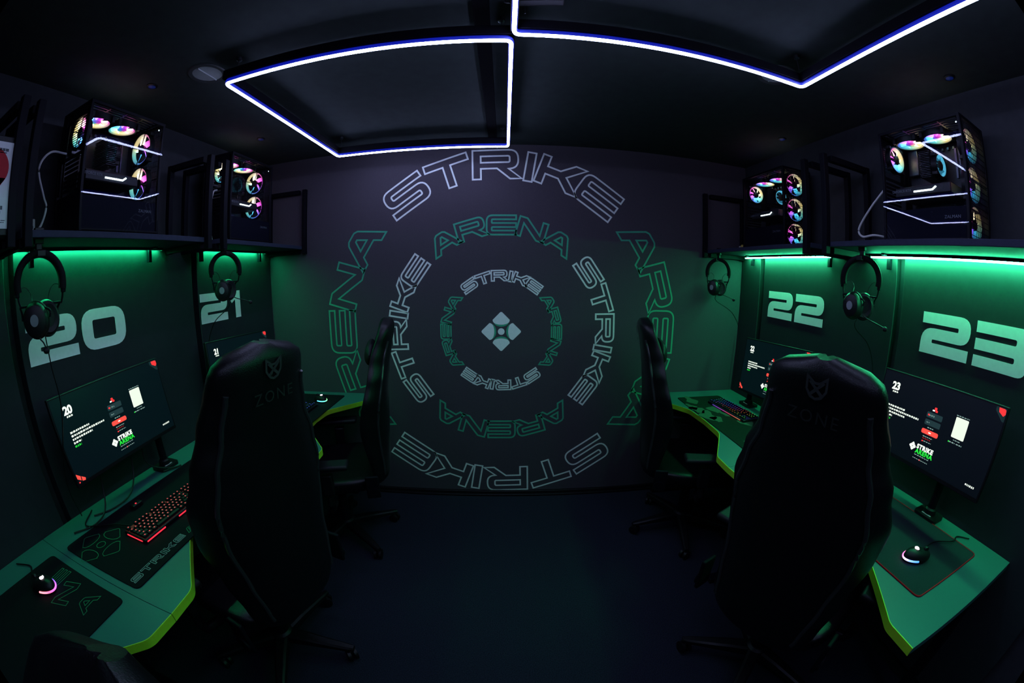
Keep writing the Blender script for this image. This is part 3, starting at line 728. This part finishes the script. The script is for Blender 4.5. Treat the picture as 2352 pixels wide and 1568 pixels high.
# ------------------------------------------------------------------ mice
def mouse(label, x, y, rz, stops, dim=1.0):
    t = thing('computer_mouse', label, 'mouse', (x, y, DZ+.0037), rz, 'computer mice')
    b = MB(); rings = []; N = 24
    for zf, sc_, in ((0, .93), (.25, 1.0), (.5, .97), (.72, .86), (.88, .66), (.97, .38), (1.0, .08)):
        rings.append([b.v((.033*sc_*math.cos(2*PI*i/N)*(1-.10*math.sin(2*PI*i/N)**2), .062*sc_*math.sin(2*PI*i/N), .038*zf-(.006*zf*math.sin(2*PI*i/N)))) for i in range(N)])
    for a, c in zip(rings, rings[1:]): b.bridge(a, c)
    b.face(rings[0][::-1]); b.face(rings[-1]); b.build('shell', M_black, t)
    b = MB(); b.lathe([(.009, -.004), (.010, 0), (.009, .004)], (0, .034, .032), 20, Matrix.Rotation(PI/2, 3, 'Y')); b.build('scroll_wheel', M_black, t)
    b = MB(); pts = [(.0325*math.cos(q), .0605*math.sin(q), .012) for q in [PI*1.08+k*(PI*.84)/20 for k in range(21)]]
    b.tube(pts, .0034, 8); b.build('light_arc', ramp_emat('mouse_arc', dict(co='Object', scale=(14, 1, 1), loc=(.5, 0, 0)), stops, 2.2*dim), t)
    b = MB(); F = frame_from((0, -.018, .0428), (1, 0, 0), (0, 1, 0))
    lp = rpoly([(-.008, -.004, .005), (0, -.009, .004), (.008, -.003, .004), (.009, .006, .004), (.003, .004, .002), (.001, .009, .002), (-.007, .006, .004)]); b.prism_tri(lp, .0022, F); b.build('logo', emat('mouse_logo', (1, .8, .9), 3*dim), t)
    return t
mouse23 = mouse('black mouse with pink and blue light arc on the red bordered pad', 1.27, .458, -PI/2-.30, [(0, (1, .05, .35)), (.35, (1, .15, .6)), (.6, (.8, .6, 1)), (.8, (.2, .35, 1)), (1, (.02, .2, .8))])
mouse19 = mouse('black mouse with violet and red light arc on the near left desk', -1.335, .275, PI/2+.15, [(0, (1, .3, .3)), (.3, (1, .1, .3)), (.6, (.8, .1, .8)), (1, (.1, .05, .9))])
mouse('black mouse with green and cyan light arc on the far left desk', -1.18, 2.09, PI/2-.6, [(0, (.1, .5, .9)), (.4, (.1, .9, .6)), (1, (.3, 1, .2))])

# ------------------------------------------------------------------ monitors
E_bg = emat('screen_ground', (.0006, .0042, .0060), 1.0, (.006, .008, .010)); E_bg.node_tree.nodes['Principled BSDF'].inputs['Roughness'].default_value = .3
E_bgR = emat('screen_ground_right', (.0002, .0010, .0022), 1.0, (.006, .008, .010))
E_w = emat('ui_white', (.88, 1, .86), 1.3); E_r = emat('ui_red', (1, .035, .035), 1.1); E_o = emat('ui_coral', (1, .07, .05), 1.2)
E_g = emat('ui_green', (.02, .8, .05), 1.0); E_gr = emat('ui_grey', (.012, .035, .038), 1.0); E_lt = emat('ui_pale', (.35, .55, .5), .9); E_dr = emat('ui_darkred', (.5, .01, .01), .8)
E_card = emat('ui_card', (.85, .95, .80), 1.05)
def monitor(num, label, loc, side, roll, tilt, scl=1.0, base_y=None, corner=True, dim=False):
    rz = PI/2 if side < 0 else -PI/2
    t = thing('monitor', label, 'monitor', loc, 0, 'monitors')
    R = Matrix.Rotation(rz, 4, 'Z') @ Matrix.Rotation(-tilt, 4, 'X') @ Matrix.Rotation(roll, 4, 'Y')
    t.rotation_euler = R.to_euler()
    W, Hh = .555*scl, .320*scl
    b = MB(); b.box((0, .012, 0), (W, .018, Hh), .003); b.box((0, .028, -.01), (W*.55, .022, Hh*.62), .010); b.build('housing', M_black, t)
    b = MB(); F = frame_from((0, .0028, 0), (1, 0, 0), (0, 0, 1))
    sw, sh = W-.014, Hh-.022
    b.mi = 0; b.M = F; b.box((0, .004, .0), (sw, sh, .0012)); b.M = Matrix()
    z = .0008
    def uv(u, v): return ((u-.5)*sw, (v-.5)*sh+.004)
    def rect(u0, v0, u1, v1, mi, r=0, skew=0, zz=z):
        b.mi = mi; x0, y0 = uv(u0, v0); x1, y1 = uv(u1, v1)
        G = F @ Matrix.Translation((0, 0, 0))
        lp = rrect(x0, y0, x1, y1, r) if r else [(x0, y0), (x1, y0), (x1, y1), (x0, y1)]
        b.prism(lp, zz, G)
    def words(u, v, u1, hgt, mi, wmin=.008, wmax=.02):
        rnd = random.Random(int(u*1000+v*777)); x = u
        while x < u1:
            wl = rnd.uniform(wmin, wmax); e = min(x+wl, u1)
            for q in range(3):
                a = x+(e-x)*q/3; rect(a, v+rnd.uniform(0, hgt*.15), a+(e-x)/3*.78, v+hgt*rnd.uniform(.8, 1), mi)
            x = e+.005
    b.mi = 1; x0, y0 = uv(.085, .80); text_mesh(b, num, .040*scl, F @ Matrix.Translation((x0, y0-.004, 0)), z, bold=.0016, space=.95)
    words(.10, .745, .15, .025, 1)
    for k, (u1, mi) in enumerate(((.25, 1), (.38, 1), (.26, 1), (.15, 1), (.14, 4))): words(.085 if side < 0 else .09, .56-k*.042, u1, .026, mi)
    rect(.485, .71, .505, .745, 2, .003); rect(.495, .69, .515, .715, 2, .003); rect(.472, .695, .49, .712, 1)
    rect(.435, .605, .565, .672, 5, .004); words(.45, .625, .50, .022, 6); rect(.445, .627, .458, .648, 2, .002, zz=.0011)
    rect(.435, .515, .565, .582, 5, .004); words(.45, .54, .48, .014, 6)
    words(.47, .482, .52, .012, 6)
    rect(.430, .405, .570, .462, 3, .007*scl); rect(.49, .425, .51, .44, 1, .001, zz=.0011)
    words(.455, .368, .535, .012, 6); words(.455, .342, .525, .014, 7); words(.472, .312, .535, .010, 6); rect(.455, .307, .468, .322, 2, .002)
    rect(.665, .50, .765, .735, 8, .004); words(.665, .747, .765, .012, 6); words(.69, .470, .745, .010, 6); words(.665, .435, .71, .014, 6); words(.72, .435, .765, .014, 6); rect(.655, .433, .664, .449, 4, .001)
    # emblem, word mark
    x0, y0 = uv(.40, .205); e = .0085*scl
    b.mi = 1
    for dx, dy in ((0, 1), (1, 0), (0, -1), (-1, 0)): b.prism(rpoly([(x0+dx*e-e*.92, y0+dy*e, .002), (x0+dx*e, y0+dy*e-e*.92, .002), (x0+dx*e+e*.92, y0+dy*e, .002), (x0+dx*e, y0+dy*e+e*.92, .002)]), z, F)
    b.mi = 1; x0, y0 = uv(.435, .205); text_mesh(b, 'STRIKE', .0225*scl, F @ Matrix.Translation((x0, y0, 0)), z, bold=.0011, space=1.12)
    b.mi = 4; x0, y0 = uv(.435, .145); text_mesh(b, 'ARENA', .0225*scl, F @ Matrix.Translation((x0, y0, 0)), z, bold=.0011, space=1.16)
    words(.435, .118, .565, .010, 6); words(.43, .075, .56, .009, 6); rect(.487, .072, .495, .088, 2)
    words(.90, .075, .96, .026, 1, .004, .01); rect(.885, .078, .895, .098, 1, .002)
    # corner chevrons
    b.mi = 5; P = [uv(.925, 1.0), uv(.925, .955), uv(.985, .86), uv(1.0, .86), uv(1.0, 1.0)]; b.prism(P[::-1], .0006, F)
    b.mi = 2; P = [uv(.945, .995), uv(.95, .95), uv(.985, .915), uv(.998, .94), uv(.996, .985), uv(.985, .995)]; b.prism(P[::-1], .0011, F)
    if corner:
        b.mi = 3; P = [uv(.002, .003), uv(.002, .085), uv(.018, .11), uv(.045, .055)]
        b.prism([uv(.004, .12), uv(.034, .075), uv(.030, .025), uv(.004, .06)][::-1], z, F)
        b.prism([uv(.040, .068), uv(.068, .03), uv(.062, .004), uv(.037, .014)][::-1], z, F)
        b.mi = 2; b.prism([uv(.006, .004), uv(.016, .004), uv(.016, .02), uv(.006, .02)], z, F)
    b.build('screen', [E_bg if not dim else E_bgR, E_w, E_r, E_o, E_g, E_gr, E_lt, E_dr, E_card], t, fix=True)
    return t, R
def arm(label, side, head, basexy, group='monitor arms'):
    """clamp on the desk's back edge, post, two arm links, head joint behind the screen"""
    t = thing('articulated_arm', label, 'monitor arm', (basexy[0], basexy[1], DZ), 0, group)
    o = Vector((basexy[0], basexy[1], DZ)); hd = Vector(head)-o
    b = MB(); b.prism_tri(rrect(-.045, -.055, .045, .055, .02), .014, Matrix.Translation((0, 0, .0003))); b.lathe([(.028, .012), (.026, .034), (.020, .040)], n=24); b.mi = 1; b.box((-side*.026, 0, .0155), (.006, .045, .003), .001)  # pale bar on the base paints in its highlight
    b.build('clamp_base', [M_black, M_socket], t)
    b = MB(); b.lathe([(.0175, .036), (.0175, .20), (.013, .204)], n=24); b.build('post', M_metal, t)
    el = Vector((hd.x*.35-side*.00, hd.y*.5, .22)); s0 = Vector((0, 0, .185))
    mid = (s0+hd)/2+Vector((side*.01, -.13 if hd.y < 0 else .13, -.01))
    mid.x = min(max(mid.x, -1.58-o.x), 1.60-o.x)
    b = MB(); b.tube(bez([s0, (s0+mid)/2+Vector((0, 0, .012)), mid], 12), .021, 14); b.lathe([(.031, -.026), (.033, 0), (.031, .026)], mid, 24); b.build('lower_link', M_black, t)
    b = MB(); b.tube(bez([mid+Vector((0, 0, .03)), (mid+hd)/2+Vector((0, 0, .03)), hd], 12), .019, 14); b.build('upper_link', M_black, t)
    b = MB(); b.box(hd+Vector((-side*.012, 0, 0)), (.012, .10, .10), .004); b.lathe([(.02, -.02), (.02, .02)], hd, 20); b.build('screen_plate', M_black, t)
    return t
mons = {}
mons['20'], _ = monitor('20', 'lit monitor showing 20 and a start screen, on the left wall', (-1.470, .868, CAM_Z-.450), -1, -.040, .10)
monitor('21', 'monitor showing 21, half hidden behind the near left chair', (-1.500, 1.77, CAM_Z-.452), -1, .035, .10, 1.0, corner=False)
monitor('22', 'monitor showing 22, half hidden behind the near right chair', (1.455, 1.655, CAM_Z-.480), 1, -.05, .10, 1.02)
monitor('23', 'lit monitor showing 23 and a start screen, on the right wall', (1.470, .672, CAM_Z-.432), 1, -.005, .10, .99, corner=False, dim=True)
arm('black monitor arm behind monitor 20', -1, (-1.540, .86, CAM_Z-.455), (-1.54, 1.09))
arm('black monitor arm behind monitor 21', -1, (-1.566, 1.77, CAM_Z-.45), (-1.545, 2.02))
arm('black monitor arm behind monitor 22', 1, (1.525, 1.66, CAM_Z-.48), (1.56, 1.95))
arm('black monitor arm behind monitor 23 with thick rounded elbow', 1, (1.540, .66, CAM_Z-.43), (1.575, .60))
for i, (a, c) in enumerate((((-1.53, .75), (-1.50, .60)), ((-1.53, .92), (-1.52, .72)), ((-1.53, 1.0), (-1.50, 1.12)))):
    cable(mons['20'], [(a[0], a[1], .99), (a[0]+.02, a[1]-.03, .84), (a[0]+.05, (a[1]+c[1])/2, .775), (c[0]+.04, c[1], DZ+.006), (c[0], c[1]-.08, DZ+.006)], .0035, M_black)
cable(kb20, [(-1.29, .66, DZ+.014), (-1.36, .64, DZ+.012), (-1.43, .60, DZ+.010), (-1.50, .58, DZ+.006), (-1.57, .66, DZ+.006)], .0028, M_black)
cable(mouse19, [(-1.395, .27, DZ+.014), (-1.44, .28, DZ+.012), (-1.50, .30, DZ+.005), (-1.57, .27, DZ+.005)], .0026, M_black)
cable(mouse23, [(1.335, .47, DZ+.014), (1.42, .47, DZ+.012), (1.50, .43, DZ+.012), (1.56, .44, DZ+.005), (1.60, .40, DZ+.005)], .0026, M_black)

# ------------------------------------------------------------------ headsets
def make_headset():
    """band top at the origin, hangs down -z, ears along x"""
    t = thing('headset', '', 'headset')
    arc = [(.078*math.cos(q), 0, -.092+.088*math.sin(q)) for q in [PI*k/24 for k in range(-2, 27)]]
    b = MB(); rings = []
    for i, p in enumerate(arc):
        q = PI*(i-2)/24; n = Vector((math.cos(q), 0, math.sin(q))); th = .0115; P = Vector(p)
        rings.append([b.v(P+n*a*th+Vector((0, c*.019, 0))) for a, c in ((-1, -.8), (-.5, -1), (.5, -1), (1, -.8), (1, .8), (.5, 1), (-.5, 1), (-1, .8))])
    for a, c in zip(rings, rings[1:]): b.bridge(a, c)
    b.face(rings[0][::-1]); b.face(rings[-1]); b.build('headband', mat('band_black', (.0025, .0025, .003), .6, .12, noise=.1), t)
    for s in (-1, 1):
        cx, cyy = (.014 if s > 0 else -.024), s*.020; th = s*.30
        b = MB(); b.tube(bez([(s*.078, 0, -.10), (s*.076, s*.004, -.135), (s*.070, s*.010, -.158)], 8), .0035, 8)
        for e in (-1, 1):
            ex, ey = cx+e*.047*math.cos(th), cyy+e*.047*math.sin(th)
            b.tube(bez([(s*.070, s*.010, -.155), (ex*.55+s*.035, ey*.6+s*.006, -.157), (ex*1.0, ey, -.172), (ex, ey, -.195)], 14), .0038, 8)
        b.box((s*.079, 0, -.112), (.014, .030, .030), .003)
        b.build('yoke', M_metal, t)
        R = Matrix.Rotation(th, 3, 'Z') @ Matrix.Rotation(-s*PI/2, 3, 'X')
        b = MB(); T = Matrix.Translation((cx, cyy, -.198)) @ R.to_4x4() @ Matrix.Diagonal((1.02, 1.30, 1, 1)); b.M = T
        b.lathe([(.020, -.022), (.040, -.022), (.044, -.010), (.044, -.004), (.040, .002), (.041, .014), (.034, .028), (.018, .034), (.001, .035)], n=32)
        c = b.build('ear_cup', M_black, t)
        b = MB(); b.M = T; b.lathe([(.022, -.023), (.033, -.027), (.041, -.020), (.040, -.010), (.030, -.012)], n=32, cap=False); b.build('cushion', M_leather2, c)
        b = MB(); b.M = T; b.lathe([(.0135, .0352), (.0135, .0362)], n=24); b.build('badge', M_logo, c)
        b = MB(); b.tube(bez([(s*.078, .012, -.105), (s*.052, .022, -.098), (s*.032, .02, -.12), (cx+s*.01, cyy, -.156)], 16), .0013, 6); b.build('wire', M_black, t)
    return t
def make_boom(t, down):
    pts = [(.025, -.028, -.232), (.050, -.034, -.245), (.085, -.036, -.256), (.118, -.036, -.268)] if not down else [(-.012, -.030, -.236), (-.022, -.034, -.250), (-.012, -.036, -.265), (-.006, -.036, -.282)]
    b = MB(); b.tube(bez(pts, 14), .0024, 8); m = b.build('microphone_boom', M_black, t)
    b = MB(); b.M = Matrix.Translation(Vector(pts[-1])+Vector((.006 if not down else 0, 0, -.004 if not down else -.008))); b.lathe([(.001, -.011), (.008, -.008), (.0105, 0), (.008, .008), (.001, .011)], n=16, R=Matrix.Rotation(PI/2, 3, 'Y')); b.build('foam_tip', M_leather2, m)
    return t
hs = make_headset()
HS = ((-1.378, .583, -1, 1.0, -.30, 'headset hanging left of number 20 with its microphone pointing down'),
      (-1.378, 1.545, -1, .94, -.65, 'headset hanging in front of number 21, microphone to the right'),
      (1.378, 2.185, 1, .94, .85, 'headset hanging nearest the mural on the right wall'),
      (1.378, 1.05, 1, .97, .50, 'headset hanging between numbers 22 and 23'))
booms = []
for i, (x, y, sd, scl, rr, lab) in enumerate(HS):
    o = hs if i == 0 else copy_tree(hs)
    z = SHZ[sd]-.060
    o.location = (x, y, z); o.rotation_euler = (0, 0, (PI/2 if sd < 0 else -PI/2)+rr); o.scale = (scl, scl, scl)
    tag(o, 'black '+lab, 'headset', 'headsets hanging from the shelves')
    booms.append(None)
    t = thing('headset_hook', 'black hook under the shelf holding the ' + lab.split(',')[0].replace(' with its microphone pointing down', ''), 'hook', (x, y, SHZ[sd]-.022), 0, 'headset hooks')
    b = MB(); b.box((0, 0, .010), (.016, .034, .05), .003)
    b.M = Matrix.Translation((-sd*.012 if False else 0, 0, 0)); b.box((-sd*-.0, 0, -.02), (.012, .022, .03), .003); b.box((0, 0, -.050), (.044, .030, .006), .002); b.box((-sd*.024, 0, -.044), (.005, .030, .018), .002); b.box((0, 0, -.038), (.010, .020, .022), .002)
    t.location.x = x-sd*-.0; b.build('hook', M_black, t)
    # cord
    cz = z-.235*scl; wx = -1.595 if sd < 0 else 1.62
    p0 = Vector((x, y, cz+.0))
    pts = [p0, p0+Vector((0, .01, -.05)), Vector((x*.35+wx*.65, y+.04, cz-.13)), Vector((wx+sd*.0, y+.05, cz-.26)), Vector((wx, y+.05, cz-.42)), Vector((wx, y+.05, DZ+.05))]
    if i == 0: pts = [p0, p0+Vector((0, .005, -.10)), Vector((-1.40, .60, 1.20)), Vector((-1.50, .575, .95)), Vector((-1.55, .60, DZ+.02))]
    booms[-1] = (o, i == 0, pts)

for o, dn, pts in booms:
    make_boom(o, dn); cable(o, pts, .0022, M_black, name='cord')

# ------------------------------------------------------------------ gaming chairs
def back_section(v):
    """half width, thickness, wing depth, hollow at height v in 0..1"""
    W = [(0, .18), (.10, .205), (.25, .225), (.42, .250), (.54, .255), (.66, .225), (.77, .185), (.88, .160), (.95, .148), (1, .125)]
    for (a, p), (b_, q) in zip(W, W[1:]):
        if v <= b_:
            k = (v-a)/(b_-a); k = k*k*(3-2*k); wd_ = p+(q-p)*k; break
    wing = .075*math.exp(-((v-.40)/.28)**2)+.022*math.exp(-((v-.80)/.12)**2)+.010
    return wd_, wing*(1-.9*v**8)
def PY(v): return -.036-.018-.02*math.cos(v*PI*1.3)
def make_backrest(parent, recline):
    bk = bpy.data.objects.new('x', None)
    b = MB(); N = 40; K = 44; Hb = .89; rings = []
    for j in range(K+1):
        v = j/K
        e = 1.0
        if v < .05: e = math.sqrt(max(0, 1-((.05-v)/.05)**2))*.6+.4
        if v > .93: e = math.sqrt(max(0, 1-((v-.93)/.07)**2))*.82+.18
        wd_, wing = back_section(v); wd_ *= (e if v > .9 else .85+.15*e); th = .036*(.35+.65*e)
        row = []
        for i in range(N):
            a = 2*PI*i/N; ca, sa = math.cos(a), math.sin(a)
            x = wd_*math.copysign(abs(ca)**.55, ca); y = th*math.copysign(abs(sa)**.7, sa)
            u = abs(x)/max(wd_, 1e-3)
            y += wing*(u**3.2)-.018*(1-u*u)
            if sa > 0: y += .010*math.sin(PI*min(1, u*1.3))
            y += .035*math.sin(PI*v)*.0+(-.02*math.cos(v*PI*1.3))
            row.append((x, y, v*Hb))
        rings.append([b.v(p) for p in row])
    for a, c in zip(rings, rings[1:]): b.bridge(a, c)
    b.face(rings[0][::-1]); b.face(rings[-1])
    o = b.build('backrest', M_leather, parent, (0, -.235, .46), (recline, 0, 0))
    # rear cover print: emblem and word, on the back surface
    yb = -.078
    F = frame_from((0, PY(.95)-.003, .833), (1, 0, 0), (0, 0, 1))
    b = MB(); S_ = .024
    lp = [(-1, 1), (-.25, .45), (.25, .45), (1, 1), (1.0, -.15), (.55, -.8), (0, -1), (-.55, -.8), (-1.0, -.15)]
    b.ribbon([(x*S_, y*S_) for x, y in lp][::-1], 0.0055, .001, F)
    b.prism_tri([(-.85*S_, .55*S_), (-.6*S_, .65*S_), (.75*S_, -.55*S_), (.45*S_, -.7*S_)][::-1], .0012, F); b.prism_tri([(.85*S_, .55*S_), (.6*S_, .65*S_), (-.75*S_, -.55*S_), (-.45*S_, -.7*S_)], .0012, F)
    b.build('emblem', M_print, o)
    b = MB(); F = frame_from((0, PY(.86)-.004, .752), (1, 0, 0), (0, 0, 1))
    text_mesh(b, 'ZONE', .042, F, .002, align='CENTER', space=1.25); b.build('lettering', mat('faint_print', (.014, .016, .015), .5, noise=.1), o, fix=False)
    # piping along the cover, thickened and glossed to catch the bolster edge highlight
    for s in (-1, 1):
        pts = []
        for j in range(3, 40):
            v = j/K; wd_, wing = back_section(v); u = .80; x = s*wd_*u; pts.append((x, -.036*(1-u**4)**.5-.002+wing*(u**3.2)-.018*(1-u*u)-.02*math.cos(v*PI*1.3), v*Hb))
        b = MB(); b.tube(pts, .0075, 8); b.build('piping', mat('glossy_piping', (.02, .021, .022), .30, .8, noise=.05), o)
    # head pillow
    b = MB(); rings = []
    for j in range(9):
        x = -.13+.26*j/8; e = math.sqrt(max(.02, 1-abs((j-4)/4)**4))
        rings.append([b.v((x, .075+.030*e*math.cos(2*PI*i/16), .70+.062*e*math.sin(2*PI*i/16))) for i in range(16)])
    for a, c in zip(rings, rings[1:]): b.bridge(a, c)
    b.face(rings[0][::-1]); b.face(rings[-1]); b.build('head_pillow', M_leather2, o)
    return o
def make_chair(recline=.15):
    t = thing('gaming_chair', '', 'chair')
    b = MB(); rings = []; N = 36; K = 16
    for j in range(K+1):
        v = j/K; y = -.25+.52*v; e = math.sqrt(max(0, 1-abs(2*v-1)**6)); wd_ = .235+.02*math.sin(PI*v)
        row = []
        for i in range(N):
            a = 2*PI*i/N; ca, sa = math.cos(a), math.sin(a)
            x = wd_*(.6+.4*e)*math.copysign(abs(ca)**.5, ca); z = .055*(.3+.7*e)*math.copysign(abs(sa)**.6, sa)
            u = abs(x)/wd_; z += .045*u**3*(1-.5*v); row.append((x, y, .465+z))
        rings.append([b.v(p) for p in row])
    for a, c in zip(rings, rings[1:]): b.bridge(a, c)
    b.face(rings[0][::-1]); b.face(rings[-1]); b.build('seat', M_leather, t)
    make_backrest(t, recline)
    for s in (-1, 1):
        b = MB(); b.box((s*.262, -.22, .50), (.016, .07, .13), .006); b.lathe([(.03, -.008), (.03, .008)], (s*.268, -.225, .47), 24, Matrix.Rotation(PI/2, 3, 'Y')); b.build('recline_bracket', M_metal, t)
        b = MB(); b.tube([(s*.22, .0, .40), (s*.285, .0, .405), (s*.300, .0, .44), (s*.300, 0, .60)], .020, 10); b.box((s*.300, 0, .56), (.045, .06, .12), .008); ar = b.build('armrest', M_black, t)
        b = MB(); b.box((s*.300, .01, .665), (.085, .26, .028), .012); b.build('arm_pad', M_leather2, ar)
    b = MB(); b.box((0, -.01, .395), (.20, .30, .025), .006); b.box((0, 0, .375), (.14, .18, .03), .006); b.tube([(.06, .02, .38), (.20, .03, .385), (.29, .05, .38)], .006, 8); b.build('tilt_mechanism', M_metal, t)
    b = MB(); b.lathe([(.030, .11), (.030, .25), (.026, .252), (.026, .30), (.015, .302), (.015, .375)], n=24); b.build('gas_lift', M_metal, t)
    b = MB(); b.lathe([(.035, .075), (.048, .085), (.048, .125), (.036, .135)], n=28); hub = b.build('base_hub', M_black, t)
    for k in range(5):
        a = 2*PI*k/5; d = Vector((math.cos(a), math.sin(a), 0)); n = Vector((-d.y, d.x, 0))
        b = MB(); rings = []
        for r, hw, z0, z1 in ((.03, .030, .080, .125), (.12, .026, .080, .118), (.22, .021, .075, .103), (.295, .017, .068, .090), (.325, .012, .068, .084)):
            rings.append([b.v(d*r+n*a_+Vector((0, 0, c))) for a_, c in ((-hw, z0), (hw, z0), (hw, z1-.006), (hw*.6, z1), (-hw*.6, z1), (-hw, z1-.006))])
        for p, q in zip(rings, rings[1:]): b.bridge(p, q, False)
        b.face(rings[0][::-1]); b.face(rings[-1]); lg = b.build('leg', M_black, t)
        b = MB(); c = d*.305
        b.tube([c+Vector((0, 0, .05)), c+Vector((0, 0, .072))], .008, 10)
        aa = a+.7; ax = Vector((math.cos(aa), math.sin(aa), 0)); Rm = ax.to_track_quat('Z', 'Y').to_matrix()
        for e in (-1, 1): b.lathe([(.018, -.009), (.029, -.007), (.029, .007), (.018, .009)], c+ax*e*.014+Vector((0, 0, .029)), 20, Rm)
        b.box(c+Vector((0, 0, .045)), (.022, .03, .022), .006, Rm); b.build('caster', M_black, lg)
    return t
chair = make_chair()
CH = ((-.955, .885, PI/2-.26, 'black gaming chair at the near left, its back to the aisle, before monitor 21', 10),
      (-.96, 1.76, PI/2+.30, 'black gaming chair at the far left desk, seen edge on beside the mural', 0),
      (1.10, 1.80, -PI/2-.28, 'black gaming chair at the far right desk, with head pillow, beside the mural', 0),
      (1.03, .755, -PI/2+.42, 'black gaming chair at the near right, emblem facing the camera, before monitor 22', 0))
for i, (x, y, rz, lab, _) in enumerate(CH):
    o = chair if i == 0 else copy_tree(chair)
    o.location = (x, y, 0); o.rotation_euler = (0, 0, rz); o.scale = (1, 1, (1.035, .98, .98, 1.035)[i])
    tag(o, lab, 'chair', 'gaming chairs')
o = copy_tree(chair); o.scale = (1, 1, 1); o.location = (-.455, -.645, 0); o.rotation_euler = (0, 0, PI-.05)
tag(o, 'dark gaming chair cut off at the bottom left corner, hiding the near desk', 'chair', 'gaming chairs')
for ch in o.children:
    if ch.name.startswith('backrest'): ch.rotation_euler = (.62, 0, 0)
